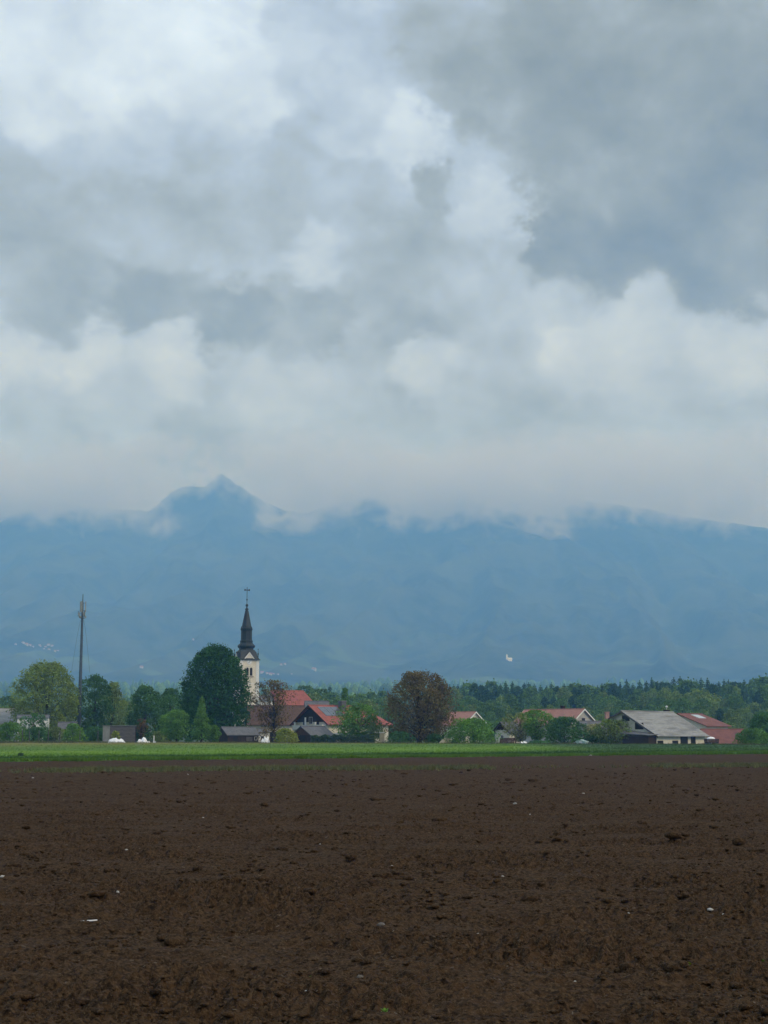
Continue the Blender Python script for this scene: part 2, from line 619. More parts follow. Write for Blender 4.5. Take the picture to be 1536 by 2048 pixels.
def mountainmat():
    m, t, bs = newmat('mountain_forest')
    g = t.node('ShaderNodeNewGeometry')
    p = g.outputs['Position']
    x, y, z = t.sep(p)
    n1 = t.noise(p, 0.0035, 6, 0.65)
    n2 = t.noise(p, 0.018, 5, 0.65)
    col = t.mix(t.mrange(n1, 0.35, 0.65), (0.010, 0.019, 0.010), (0.060, 0.075, 0.036))
    col = t.mix(t.math('MULTIPLY', t.mrange(n2, 0.4, 0.7), 0.6), col, (0.075, 0.085, 0.045))
    # clearings and meadows on the lower slope
    n3 = t.noise(t.vmath('MULTIPLY', p, (0.7, 1.0, 1.0)), 0.0052, 4, 0.55)
    low = t.math('MULTIPLY', t.mrange(z, 560, 230), t.mrange(n3, 0.57, 0.63))
    col = t.mix(t.math('MULTIPLY', low, 0.45), col, (0.12, 0.19, 0.065))
    # pale rock and scree high up
    n4 = t.noise(p, 0.0075, 6, 0.7)
    hi = t.math('MULTIPLY', t.mrange(z, 850, 1400), t.mrange(n4, 0.54, 0.66))
    col = t.mix(t.math('MULTIPLY', hi, 0.5), col, (0.14, 0.14, 0.13))
    t.put(bs.inputs['Base Color'], col)
    bs.inputs['Roughness'].default_value = 0.95
    bs.inputs['Specular IOR Level'].default_value = 0.05


mountainmat()

# ------------------------------------------------------------------ terrain
_ty = np.array([-400., 430., 700., 1100., 1500., 2500., 3500., 5000., 6500.])
_tz = np.array([0., 0., 4., 14., 28., 70., 112., 178., 190.])


def terr(x, y):
    z = np.interp(y, _ty, _tz)
    amp = np.clip((np.asarray(y, float) - 700) / 3000, 0, 1) * 14
    k = np.clip((np.asarray(y, float) - 145) / 140, 0, 1)
    z = z + k * k * (3 - 2 * k) * np.interp(x, [-90, 90], [1.05, 0.45])
    return z + amp * fbm(np.asarray(x, float) / 700.0 + 3.3, np.asarray(y, float) / 700.0 + 1.7, 3, 41)


def build_ground():
    ys = np.concatenate([np.linspace(-300, 430, 30), np.geomspace(460, 6500, 70)])
    us = np.linspace(-1, 1, 90)
    V = []
    for y in ys:
        w = 700 + max(y, 0) * 0.62
        V.append(np.stack([us * w, np.full_like(us, y), terr(us * w, np.full_like(us, y)) - 0.20], 1))
    V = np.concatenate(V)
    n = len(us)
    i, j = np.meshgrid(np.arange(len(ys) - 1), np.arange(n - 1), indexing='ij')
    a = (i * n + j).ravel()
    me = mesh_np('ground', V, np.stack([a, a + 1, a + n + 1, a + n], 1), True)
    tag(link('ground', me, M['meadow']), kind='structure')


build_ground()

# ---- mountain range
_sil = [(-700, 1060), (-300, 1030), (-100, 1005), (60, 1000), (160, 1010), (250, 1018), (300, 1022), (322, 1002), (345, 981), (365, 973), (388, 971), (408, 974),
        (424, 962), (434, 950), (442, 944), (452, 950), (470, 965), (500, 985), (530, 1003), (565, 1019), (610, 1026), (680, 1004), (760, 985),
        (840, 985), (930, 978), (1000, 972), (1060, 975), (1120, 992), (1200, 1004), (1290, 1015), (1350, 1029), (1440, 1043), (1536, 1056), (1650, 1072), (1900, 1110), (2400, 1170)]
RY = 9000.0
_su = np.array([at(a, b, RY).x / RY for a, b in _sil])
_sz = np.array([at(a, b, RY).z for a, b in _sil])
FY = 4600.0


def mount(x, y):
    x, y = np.asarray(x, float), np.asarray(y, float)
    u = x / y
    r = np.interp(u, _su, _sz) + 9 * fbm(u * 160.0, u * 0 + 2.0, 4, 15, 0.6)
    rs = (r + np.interp(u - 0.012, _su, _sz) + np.interp(u + 0.012, _su, _sz) + np.interp(u - 0.03, _su, _sz) + np.interp(u + 0.03, _su, _sz)) / 5
    s = np.clip((y - FY) / (RY - FY), 0, 1.6)
    k = np.clip((s - 0.70) / 0.25, 0, 1)
    top = rs * (1 - k) + r * k
    up = 165 + (top - 165) * (0.42 * s + 0.58 * s ** 1.7)
    spur = np.abs(fbm(x / 620.0 + 0.5 * np.sin(y / 1500.0), y / 3600.0, 4, 5)) * -210 + 65
    spur = spur + 30 * fbm(x / 170.0, y / 420.0, 4, 77)
    z = np.where(s <= 1, up, top - (y - RY) * 0.55) - np.clip(FY - y, 0, 400) * 0.25
    env = np.sin(np.pi * np.clip(s, 0, 1)) ** 0.8
    return z + spur * env


def build_mountain():
    us = np.linspace(-0.62, 0.62, 420)
    ys = np.concatenate([np.linspace(4250, 8900, 150), np.linspace(8930, 9080, 6), np.linspace(9150, 10600, 12)])
    U, Yg = np.meshgrid(us, ys)
    X = U * Yg
    Z = mount(X, Yg)
    V = np.stack([X.ravel(), Yg.ravel(), Z.ravel()], 1)
    n = len(us)
    i, j = np.meshgrid(np.arange(len(ys) - 1), np.arange(n - 1), indexing='ij')
    a = (i * n + j).ravel()
    me = mesh_np('mountain', V, np.stack([a, a + 1, a + n + 1, a + n], 1), True)
    tag(link('mountain', me, M['mountain_forest']), kind='structure')


build_mountain()


def slope_hit(px, py):
    """where the line of sight through a photo point meets terrain or mountain"""
    rx, ry, rz = ray(px, py)
    ys = np.arange(900.0, 8990.0, 10.0)
    k = ys / ry
    xs, zs = rx * k, EYE + rz * k
    h = np.where(ys < 4600, terr(xs, ys), np.maximum(terr(xs, ys), mount(xs, ys)))
    idx = np.nonzero(h >= zs)[0]
    i = idx[0] if len(idx) else len(ys) - 1
    return Vector((xs[i], ys[i], max(h[i] - 1, zs[i] - 6)))


# ------------------------------------------------------------------ ploughed field


def soil_h(X, Y):
    warp = 0.25 * pnoise(X * 0.7, Y * 0.7, 3)
    patch = np.clip(0.75 + 0.9 * fbm(X * 0.35 + 9, Y * 0.6, 2, 71), 0.25, 1.6)       # rough and smooth drifts
    h = 0.050 * pnoise(X * 0.55, Y * 0.9 + warp, 11)                     # broad swells
    h = h + 0.055 * pnoise(X * 0.45 + 7, Y * 3.0 + 0.25 * X + warp * 2, 12)      # shallow harrow lines
    h = h + 0.070 * patch * np.maximum(0, pnoise(X * 2.9, Y * 2.9, 21) - 0.12)
    h = h + 0.080 * patch * np.maximum(0, pnoise(X * 6.1 + 3, Y * 6.1, 22) - 0.10)
    h = h + 0.066 * patch * np.maximum(-0.14, pnoise(X * 12.0, Y * 11.0 + 5, 23))
    h = h - 0.045 * patch * np.maximum(0, 0.16 - np.abs(pnoise(X * 5.0 + 1, Y * 5.0, 25))) / 0.16       # cracks between clods
    h = h + 0.010 * patch * pnoise(X * 19.0, Y * 16.0 + 5, 24)
    return h


def build_field():
    rows, cols = 1300, 520
    ds = np.geomspace(6.4, 190.0, rows)
    us = np.linspace(-1, 1, cols)
    D, U = np.meshgrid(ds, us, indexing='ij')
    X = U * (D * 0.345 + 1.2)
    # rows run parallel to the far field edge
    Yg = D + E1b * X * np.clip((D - 6.4) / 140.0, 0, 1)
    near = np.clip((60.0 - Yg) / 50.0, 0.35, 1)
    Z = soil_h(X, Yg) * (0.55 + 0.45 * near)
    s = Yg - (E1a + E1b * X)
    Z = Z - np.clip((s + 0.2) * 0.4, 0, 0.6)       # dips under the crop past the field edge
    V = np.stack([X.ravel(), Yg.ravel(), Z.ravel()], 1)
    i, j = np.meshgrid(np.arange(rows - 1), np.arange(cols - 1), indexing='ij')
    a = (i * cols + j).ravel()
    me = mesh_np('ploughed_field', V, np.stack([a, a + 1, a + cols + 1, a + cols], 1), True)
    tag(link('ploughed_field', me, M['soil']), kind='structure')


build_field()

import bmesh


def ico(sub):
    bm = bmesh.new()
    bmesh.ops.create_icosphere(bm, subdivisions=sub, radius=1.0)
    V = np.array([v.co[:] for v in bm.verts])
    Fc = np.array([[v.index for v in f.verts] for f in bm.faces])
    bm.free()
    return V, Fc


ICO1, ICO2 = ico(1), ico(2)


def lump(rng, base, r, flat=0.5, rough=0.35):
    V, Fc = base
    k = 1 + rough * (rng.rand(len(V)) - 0.5) * 1.2
    # big facets
    for _ in range(3):
        d = rng.randn(3)
        d /= np.linalg.norm(d)
        k = np.minimum(k, 0.75 / np.maximum(0.3, V @ d))
    W_ = V * k[:, None] * np.array([r * rng.uniform(0.8, 1.5), r * rng.uniform(0.8, 1.3), r * flat])
    a = rng.rand() * 6.28
    c, s = math.cos(a), math.sin(a)
    return np.stack([W_[:, 0] * c - W_[:, 1] * s, W_[:, 0] * s + W_[:, 1] * c, W_[:, 2]], 1), Fc


def build_clods():
    rng = np.random.RandomState(5)
    vs, fs, b = [], [], 0
    for (d0, d1, cnt, base, r0, sg) in ((6.6, 15, 2600, ICO2, 0.017, .6), (6.6, 20, 24000, ICO1, 0.0095, .5), (15, 36, 9000, ICO1, 0.020, .6), (36, 90, 5000, ICO1, 0.036, .55)):
        kinds = [lump(rng, base, 1.0) for _ in range(14)]
        d = np.exp(rng.uniform(math.log(d0), math.log(d1), cnt))
        x = rng.uniform(-1, 1, cnt) * (d * 0.32 + 1)
        # clods lie in drifts
        keep = fbm(x * 0.8, d * 1.1, 3, 61) > rng.uniform(-0.5, 0.40, cnt)
        d, x = d[keep], x[keep]
        r = r0 * np.exp(rng.randn(len(d)) * sg)
        z = soil_h(x, d) * (0.55 + 0.45 * np.clip((60 - d) / 50, 0.35, 1))
        for q in range(len(d)):
            V, Fc = kinds[q % 14]
            a = q * 1.7
            c, sn = math.cos(a) * r[q], math.sin(a) * r[q]
            vs.append(np.stack([V[:, 0] * c - V[:, 1] * sn + x[q], V[:, 0] * sn + V[:, 1] * c + d[q], V[:, 2] * r[q] + z[q] + r[q] * 0.15], 1))
            fs.append(Fc + b)
            b += len(V)
    me = mesh_np('soil_clods', np.concatenate(vs), np.concatenate(fs), False)
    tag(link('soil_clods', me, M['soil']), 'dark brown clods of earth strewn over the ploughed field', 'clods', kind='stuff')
    # bits of straw and root
    V, Fq = [], []
    for i in range(1100):
        d = math.exp(rng.uniform(math.log(6), math.log(45)))
        x = rng.uniform(-1, 1) * (d * 0.33 + 1)
        z = soil_h(np.array([x]), np.array([d]))[0] + 0.006 + 0.0004 * d
        L = rng.uniform(0.010, 0.040) * (0.7 + d / 40)
        w = rng.uniform(0.001, 0.0026) * (0.7 + d / 20)
        a, e = rng.rand() * 3.14, rng.uniform(-0.25, 0.25)
        dx, dy, dz = math.cos(a) * L / 2, math.sin(a) * L / 2, e * L
        nx, ny = -math.sin(a) * w, math.cos(a) * w
        k = len(V)
        V += [(x - dx - nx, d - dy - ny, z - dz), (x + dx - nx, d + dy - ny, z + dz), (x + dx + nx, d + dy + ny, z + dz), (x - dx + nx, d - dy + ny, z - dz),
              (x - dx, d - dy, z - dz + w * 1.5), (x + dx, d + dy, z + dz + w * 1.5)]
        Fq += [(k, k + 1, k + 5, k + 4), (k + 2, k + 3, k + 4, k + 5)]
    me = mesh_np('straw_bits', np.array(V), np.array(Fq))
    tag(link('straw_bits', me, M['straw']), 'scattered bits of straw and root on the ploughed soil', 'straw', kind='stuff')


build_clods()


def soil_at(px, py):
    x, y = ground_pt(px, py)
    return x, y, float(soil_h(np.array([x]), np.array([y]))[0] * (0.55 + 0.45 * np.clip((60 - y) / 50, 0.35, 1)))


def build_stones():
    rng = np.random.RandomState(12)
    named = [(840, 1868, 17, 'stone', 'rounded grey-brown stone in the middle of the ploughed soil', 'stone'),
             (1421, 1828, 10, 'pale_stone', 'whitest pebble on the soil, low down at the right of the field', 'pale_stone'),
             (1448, 1845, 6, 'pale_stone', 'small white pebble just below the whitest pebble', 'pale_stone'),
             (612, 1981, 9, 'pale_stone', 'pale pebble in the nearest soil, left of the green weed', 'pale_stone'),
             (208, 1786, 7, 'pale_stone', 'white pebble a little above and right of the white stick', 'pale_stone'),
             (235, 1799, 8, 'pale_stone', 'flat white chip beside the pebble above the white stick', 'pale_stone'),
             (367, 2017, 8, 'pale_stone', 'flat white chip in the nearest soil near the left side', 'pale_stone'),
             (4, 1760, 8, 'pale_stone', 'white chip at the very left side of the field', 'pale_stone'),
             (1512, 1806, 24, 'soil', 'large dark clod at the right side of the field', 'soil'),
             (762, 1855, 16, 'stone', 'brownish stone lying in front of a dark hollow in the soil', 'stone'),
             (720, 1863 + 97, 13, 'stone', 'greyish stone in the near soil above the green weed', 'stone')]
    for px, py, w, nm, lab, mt in named:
        x, y, z = soil_at(px, py)
        r = w / px_m(y) / 2
        V, Fc = lump(rng, ICO2, r, 0.7, 0.2)
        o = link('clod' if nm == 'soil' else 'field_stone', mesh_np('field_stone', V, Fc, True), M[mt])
        o.location = (x, y, z + r * 0.35)
        tag(o, lab, 'clod' if nm == 'soil' else 'stone')
    spots = [(66, 1557, 5), (8, 1558, 4), (408, 1577, 4), (376, 1550, 4), (401, 1577, 5), (110, 1571, 4), (203, 1606, 5), (167, 1631, 7), (406, 1637, 6), (78, 1698, 6),
             (253, 1712, 6), (430, 1755, 7), (784, 1735, 5), (1030, 1612, 8), (1182, 1627, 4), (1167, 1589, 6), (1372, 1600, 5), (1420, 1665, 5), (1166, 1714, 10), (1060, 1632, 4),
             (852, 1697, 5), (783, 1737, 7), (888, 1740, 8), (1005, 1750, 9), (360, 1741, 6), (1143, 1511, 5), (1181, 1512, 5), (1117, 1798, 6), (1283, 1794, 6),
             (1258, 1842, 5), (1334, 1874, 6), (1272, 1954, 5), (1150, 1968, 5), (1389, 2028, 6), (860, 1943, 6), (955, 1860, 6), (300, 1824, 6), (505, 1660, 4), (640, 1690, 4)]
    first = None
    for px, py, w in spots:
        x, y, z = soil_at(px, py)
        r = w / px_m(y) / 2
        if first is None:
            V, Fc = lump(rng, ICO2, 1.0, 0.7, 0.25)
            o = first = link('pebble', mesh_np('pebble', V, Fc, True), M['pale_stone'])
        else:
            o = first.copy()
            COL.objects.link(o)
        r *= 0.75
        o.scale = (r * rng.uniform(.9, 1.3), r, r * rng.uniform(.7, 1))
        o.rotation_euler = (rng.uniform(-.4, .4), rng.uniform(-.4, .4), rng.rand() * 6.28)
        o.location = (x, y, z + r * 0.4)
        zone = '%s part of the field, %s' % ('near' if py > 1780 else 'middle' if py > 1620 else 'far', 'left' if px < 430 else 'right' if px > 1080 else 'centre')
        tag(o, 'small pale pebble on the soil in the ' + zone, 'pebble', 'small pale pebbles in the ' + zone)
    # white stick
    x, y, z = soil_at(177, 1857)
    b = MB()
    L = 33 / px_m(y)
    b.tube([(-L / 2, 0, 0.0), (-L * 0.2, 0.004, 0.004), (L * 0.2, -0.002, 0.004), (L / 2, 0.0, 0.006)], [0.0055, 0.0065, 0.0062, 0.005], 8)
    o = b.build('stick', M['white_paint'], None, True)
    o.location = (x, y, z + 0.022)
    o.rotation_euler = (0, R(-2), R(8))
    tag(o, 'thin white stick lying flat on the dark soil', 'stick')
    # weeds in the near soil
    for px, py, w, lab, mt in ((771, 2026, 24, 'bright green weed seedling in the nearest soil', 'leaf_bright'), (1381, 1944, 16, 'tiny yellow-green weed on the soil low at the right', 'leaf_yellow'),
                               (1527, 1940, 14, 'tiny grey-green weed at the right side of the near soil', 'leaf_green'), (621, 1950, 8, 'minute green sprout left of the weed seedling', 'leaf_bright')):
        x, y, z = soil_at(px, py)
        r = w / px_m(y) / 2
        V, Fq, tint = [], [], []
        for k in range(11):
            a = rng.rand() * 6.28
            L = r * rng.uniform(0.6, 1.1)
            e = rng.uniform(0.3, 1.2)
            d = np.array([math.cos(a) * math.cos(e), math.sin(a) * math.cos(e), math.sin(e)])
            s = np.array([-math.sin(a), math.cos(a), 0]) * L * 0.32
            p0 = d * L * 0.2
            i0 = len(V)
            V += [tuple(p0), tuple(p0 + d * L * .45 + s), tuple(p0 + d * L + np.array([0, 0, -L * .25])), tuple(p0 + d * L * .45 - s)]
            Fq.append((i0, i0 + 1, i0 + 2, i0 + 3))
        me = mesh_np('weed', np.array(V), np.array(Fq))
        o = link('weed', me, M[mt])
        o.location = (x, y, z + 0.016)
        tag(o, lab, 'weed')


build_stones()

# ------------------------------------------------------------------ crop and weeds


def blades(n, place, hgt, wid, rng, lean=0.35):
    """n grass tufts, three blades each, as triangles; place(n) -> x, y, z arrays"""
    x, y, z = place(n)
    V = np.zeros((n, 3, 3, 3))
    for k in range(3):
        a = rng.rand(n) * 6.283
        h = hgt(x, y) * rng.uniform(0.6, 1.15, n)
        w = wid(x, y) * rng.uniform(0.6, 1.2, n)
        ox, oy = rng.randn(n) * w * 0.8, rng.randn(n) * w * 0.8
        lx, ly = rng.randn(n) * lean * h, rng.randn(n) * lean * h
        ca, sa = np.cos(a), np.sin(a)
        V[:, k, 0] = np.stack([x + ox - ca * w, y + oy - sa * w, z], 1)
        V[:, k, 1] = np.stack([x + ox + ca * w, y + oy + sa * w, z], 1)
        V[:, k, 2] = np.stack([x + ox + lx, y + oy + ly, z + h], 1)
    V = V.reshape(-1, 3)
    return V, np.arange(len(V)).reshape(-1, 3)


def build_crop():
    rng = np.random.RandomState(31)
    # canopy sheet of the young cereal
    us = np.linspace(-1, 1, 300)
    ss = np.concatenate([[0.0], np.geomspace(0.8, 175, 110)])
    Sg, U = np.meshgrid(ss, us, indexing='ij')
    X = U * (62 + Sg * 0.30)
    Yg = E1a + E1b * X + Sg
    Yg = np.where(Sg > 40, np.minimum(Yg, 284 + 0 * Yg), Yg)
    hh = np.clip(Sg / 0.8, 0, 1) * (0.14 + 0.10 * np.clip((Sg - 50) / 60, 0, 1))
    Z = hh + terr(X, Yg) + 0.05 * fbm(X * 0.25, Yg * 0.5, 4, 91) * np.clip(Sg / 2, 0, 1) - 0.08 * (1 - np.clip(Sg / 0.8, 0, 1))
    V = np.stack([X.ravel(), Yg.ravel(), Z.ravel()], 1)
    n = len(us)
    i, j = np.meshgrid(np.arange(len(ss) - 1), np.arange(n - 1), indexing='ij')
    a = (i * n + j).ravel()
    me = mesh_np('crop_field', V, np.stack([a, a + 1, a + n + 1, a + n], 1), True)
    tag(link('crop_field', me, M['crop']), kind='structure')

    def place(n):
        s = 160 * rng.rand(n) ** 1.7
        x = rng.uniform(-1, 1, n) * (56 + s * 0.28)
        y = E1a + E1b * x + s
        y = np.minimum(y, 280)
        return x, y, terr(x, y) + 0.04

    def hgt(x, y):
        s = y - (E1a + E1b * x)
        return 0.24 + 0.05 * fbm(x * 0.08, y * 0.15, 3, 17) + 0.10 * np.clip((s - 50) / 60, 0, 1)

    V, T = blades(95000, place, hgt, lambda x, y: 0.030 + 0 * x, rng)
    me = mesh_np('crop_grass', V, T)
    tag(link('crop_grass', me, M['crop']), 'bright green young crop in the strip between the soil and the village', 'crop', kind='stuff')

    # taller tussocks where the crop meets the bare soil
    def place4(n):
        x = rng.uniform(-60, 70, n)
        s_ = np.abs(rng.randn(n)) * 2.2 - 1.4 + 2.4 * fbm(x * 0.22, x * 0 + 5.0, 3, 58)
        y = E1a + E1b * x + s_
        return x, y, np.where(y > 145, terr(x, y), 0) - 0.03
    V, T = blades(16000, place4, lambda x, y: np.clip(0.20 + 0.30 * fbm(x * 0.35, y * 0.1, 3, 59), 0.05, 0.55), lambda x, y: 0.030 + 0 * x, rng, 0.5)
    me = mesh_np('edge_grass', V, T)
    tag(link('edge_grass', me, M['crop']), 'ragged tussocks along the edge between the crop and the bare soil', 'grass', kind='stuff')

    # ragged weeds along the seam between two ploughed strips
    def place2(n):
        x = rng.uniform(-40, 48, n)
        d = fbm(x * 0.12, x * 0 + 2.0, 3, 55) + 0.15 + np.where(x < 2, 0.25, 0) - np.where((x > 6) & (x < 16), 0.6, 0)
        y = E2a + E2b * x + rng.randn(n) * 1.7 + 0.8 * fbm(x * 0.1, x * 0 + 9.0, 2, 56)
        keep = rng.rand(n) < np.clip(0.10 + 1.25 * d, 0.02, 1)
        x, y = np.where(keep, x, 500 + x), y
        return x, y, -0.02 + 0 * x
    V, T = blades(34000, place2, lambda x, y: 0.24 + 0.16 * pnoise(x * 0.5, y * 0.5, 3), lambda x, y: 0.026 + 0 * x, rng, 0.5)
    ok = V.reshape(-1, 9, 3)[:, 0, 0] < 300
    V = V.reshape(-1, 9, 3)[ok].reshape(-1, 3)
    T = np.arange(len(V)).reshape(-1, 3)
    me = mesh_np('weed_strip', V, T)
    tag(link('weed_strip', me, M['weeds']), 'thin ragged line of weeds across the far part of the ploughed soil', 'weeds', kind='stuff')

    # unmown verge at the foot of the village gardens
    def place3(n):
        x = rng.uniform(-110, 120, n)
        y = rng.uniform(272, 292, n)
        return x, y, terr(x, y) - 0.1
    V, T = blades(16000, place3, lambda x, y: 0.55 + 0.2 * fbm(x * 0.1, y * 0.2, 3, 19), lambda x, y: 0.06 + 0 * x, rng, 0.4)
    me = mesh_np('verge_grass', V, T)
    tag(link('verge_grass', me, M['weeds']), 'rough unmown grass along the edge of the village gardens', 'grass', kind='stuff')


build_crop()

# ------------------------------------------------------------------ trees
PROF = {
    'round': [(0, .35), (.12, .7), (.3, .95), (.5, 1), (.7, .9), (.86, .65), (1, .2)],
    'dome': [(0, .82), (.12, .95), (.3, 1), (.5, .97), (.66, .90), (.80, .74), (.92, .50), (1, .20)],
    'broad': [(0, .55), (.15, .85), (.4, 1), (.65, .95), (.85, .7), (1, .3)],
    'cone': [(0, .75), (.12, 1), (.3, .9), (.5, .66), (.7, .42), (.86, .22), (1, .04)],
    'bush': [(0, .85), (.2, 1), (.5, .95), (.75, .75), (1, .3)],
    'vase': [(0, .2), (.15, .5), (.4, .9), (.62, 1), (.8, .85), (1, .35)],
}


def prof(kind, t):
    p = PROF[kind]
    return float(np.interp(t, [q[0] for q in p], [q[1] for q in p]))


def crown_mesh(name, rng, kind, H0, H1, rad, n_lobes, lobe_r, n_leaf, leaf, shell=0.35, up=0.3, gap=0.0, squash=1.0, asym=0.12, envf=0.35, rough=1.0):
    """a crown of leaf sprays spread over lobes that fill the profile; returns mesh and the lobe centres"""
    h = H1 - H0
    ph = rng.rand(3) * 6.28
    lobes = []
    for i in range(n_lobes):
        t = (i + rng.rand()) / n_lobes
        a = i * 2.39996 + rng.randn() * 0.4
        env = prof(kind, t) * rad * (1 + asym * (math.sin(a + ph[0]) + 0.6 * math.sin(2 * a + ph[1])))
        lr = lobe_r * rng.uniform(0.75, 1.25) * (0.55 + 0.45 * prof(kind, t))
        rr = max(0.0, env - lr * 0.8) * (1.0 if rng.rand() < 0.72 else rng.uniform(0.2, 0.8))
        zz = min(H0 + t * h, H1 - lr * 0.75)
        zz = max(zz, H0 + lr * 0.3)
        lobes.append((rr * math.cos(a), rr * math.sin(a) * squash, zz, lr))
    Lb = np.array(lobes)
    wts = Lb[:, 3] ** 2
    idx = rng.choice(len(Lb), n_leaf, p=wts / wts.sum())
    d = rng.randn(n_leaf, 3)
    d /= np.linalg.norm(d, axis=1)[:, None]
    flip = (d[:, 2] < -0.25) & (rng.rand(n_leaf) < 0.6)
    d[flip, 2] *= -1
    rr = Lb[idx, 3] * (1 - shell * rng.rand(n_leaf) ** 1.4 + 0.12 * rng.rand(n_leaf))
    P = Lb[idx, :3] + d * rr[:, None] * np.array([1, 1, 0.85])
    # part of the sprays lie on the outline of the crown itself, bulging with the limbs, and part fill its inside
    ne = int(n_leaf * envf)
    if ne:
        te, ae = rng.rand(ne) ** 0.9, rng.rand(ne) * 6.283
        pr_ = np.interp(te, [q[0] for q in PROF[kind]], [q[1] for q in PROF[kind]])
        bulge = 1 + (0.30 * pnoise(ae * 2.2 + ph[2], te * 5.5 + ph[0], 91) + 0.20 * pnoise(ae * 5.0, te * 12.0 + ph[1], 92)) * rough
        rr_ = rad * pr_ * (1 + asym * (np.sin(ae + ph[0]) + 0.6 * np.sin(2 * ae + ph[1]))) * bulge
        rr_ = rr_ * np.where(rng.rand(ne) < 0.62, rng.uniform(0.74, 1.04, ne), np.sqrt(rng.rand(ne)) * 0.9)
        zt = H0 + te * h * (0.985 + 0.03 * rng.randn(ne))
        P[:ne] = np.stack([rr_ * np.cos(ae), rr_ * np.sin(ae) * squash, zt], 1)
        dd_ = np.stack([np.cos(ae), np.sin(ae), 0.25 + 1.3 * (te - 0.35)], 1)
        d[:ne] = dd_ / np.linalg.norm(dd_, axis=1)[:, None]
    if gap > 0:
        g = pnoise(P[:, 0] * 0.55 + P[:, 2] * 0.35 + 5, P[:, 1] * 0.5 - P[:, 2] * 0.5 + 3, 13)
        keep = g > gap - 0.5
        P, d, idx = P[keep], d[keep], idx[keep]
    n = len(P)
    nrm = d * 0.8 + rng.randn(n, 3) * 0.75 + np.array([0, 0, up])
    nrm /= np.linalg.norm(nrm, axis=1)[:, None]
    t1 = np.cross(nrm, rng.randn(n, 3))
    t1 /= np.linalg.norm(t1, axis=1)[:, None]
    t2 = np.cross(nrm, t1)
    s = leaf * rng.uniform(0.55, 1.25, n)[:, None]
    V = np.stack([P - t1 * s * 0.5, P + t2 * s * 0.36 + nrm * s * .08, P + t1 * s * 0.55 - nrm * s * .05, P - t2 * s * 0.36 + nrm * s * .08], 1).reshape(-1, 3)
    me = mesh_np(name, V, np.arange(4 * n).reshape(-1, 4))
    at_ = me.attributes.new('tint', 'FLOAT', 'FACE')
    lobe_tint = rng.rand(len(Lb))
    at_.data.foreach_set('value', np.clip(0.45 * rng.rand(n) + 0.55 * lobe_tint[idx], 0, 1).astype(np.float32))
    return me, Lb


def trunk_mesh(name, rng, H0, H1, rt, Lb, every=2, twigs=0, lean=0.0):
    b = MB()
    top = H0 + (H1 - H0) * 0.72
    pts, rad = [], []
    for k in range(7):
        t = k / 6
        pts.append((lean * t + 0.12 * math.sin(3 * t + 1) * rt, 0.1 * math.sin(4 * t) * rt, -0.3 + t * (top + 0.3)))
        rad.append(rt * (1.25 - 0.9 * t) if k else rt * 1.5)
    b.tube(pts, rad, 7)
    for i, (x, y, z, r) in enumerate(Lb):
        if i % every:
            continue
        zb = H0 * 0.75 + (z - H0 * 0.75) * rng.uniform(0.25, 0.55)
        zb = min(zb, top * 0.95)
        f = zb / top
        p0 = Vector((lean * f, 0, zb))
        p2 = Vector((x, y, z))
        p1 = p0.lerp(p2, 0.5) + Vector((0, 0, 0.08 * (p2 - p0).length))
        rb = rt * (1.15 - 0.85 * f) * 0.5
        b.tube([p0, p1, p2], [rb, rb * 0.55, rb * 0.15], 5)
        for q in range(twigs):
            e = p2 + Vector((rng.randn(), rng.randn(), rng.randn() * 0.7 + 0.3)).normalized() * r * rng.uniform(0.8, 1.2)
            s = p1.lerp(p2, rng.uniform(0.2, 0.95))
            b.tube([s, s.lerp(e, 0.5) + Vector((0, 0, 0.1)), e], [rb * 0.3, rb * 0.2, rb * 0.06], 4, cap=False)
    me = bpy.data.meshes.new(name)
    me.from_pydata(b.v, [], b.f)
    me.update()
    return me


SEED = [100]


def tree(name, label, cat, px, top, wpx, Y, kind, mat, base_frac=0.16, lobes=26, lobe_frac=0.34, n=7000, leaf=0.42, bark='bark', rt=None, twigs=0,
         every=2, gap=0.0, group=None, zoff=0.0, shell=0.35, lean=0.0, asym=0.12, squash=1.0, envf=0.3, rough=1.0):
    SEED[0] += 1
    rng = np.random.RandomState(SEED[0])
    p = at(px, top, Y)
    g = float(terr(p.x, Y)) + zoff
    H = p.z - g
    rad = wpx / 2 / px_m(Y)
    H0 = H * base_frac
    root = empty(name, (p.x, Y, g - 0.15), rng.rand() * 0.3)
    me, Lb = crown_mesh(name + '_crown', rng, kind, H0, H, rad, lobes, rad * lobe_frac, n, leaf, shell=shell, gap=gap, asym=asym, squash=squash, envf=envf, rough=rough)
    crown = link('crown', me, M[mat], root)
    rt = rt or max(0.05, H * 0.022)
    link('trunk', trunk_mesh(name + '_trunk', rng, H0, H, rt, Lb, every, twigs, lean), M[bark], root)
    tag(root, label, cat, group)
    return root


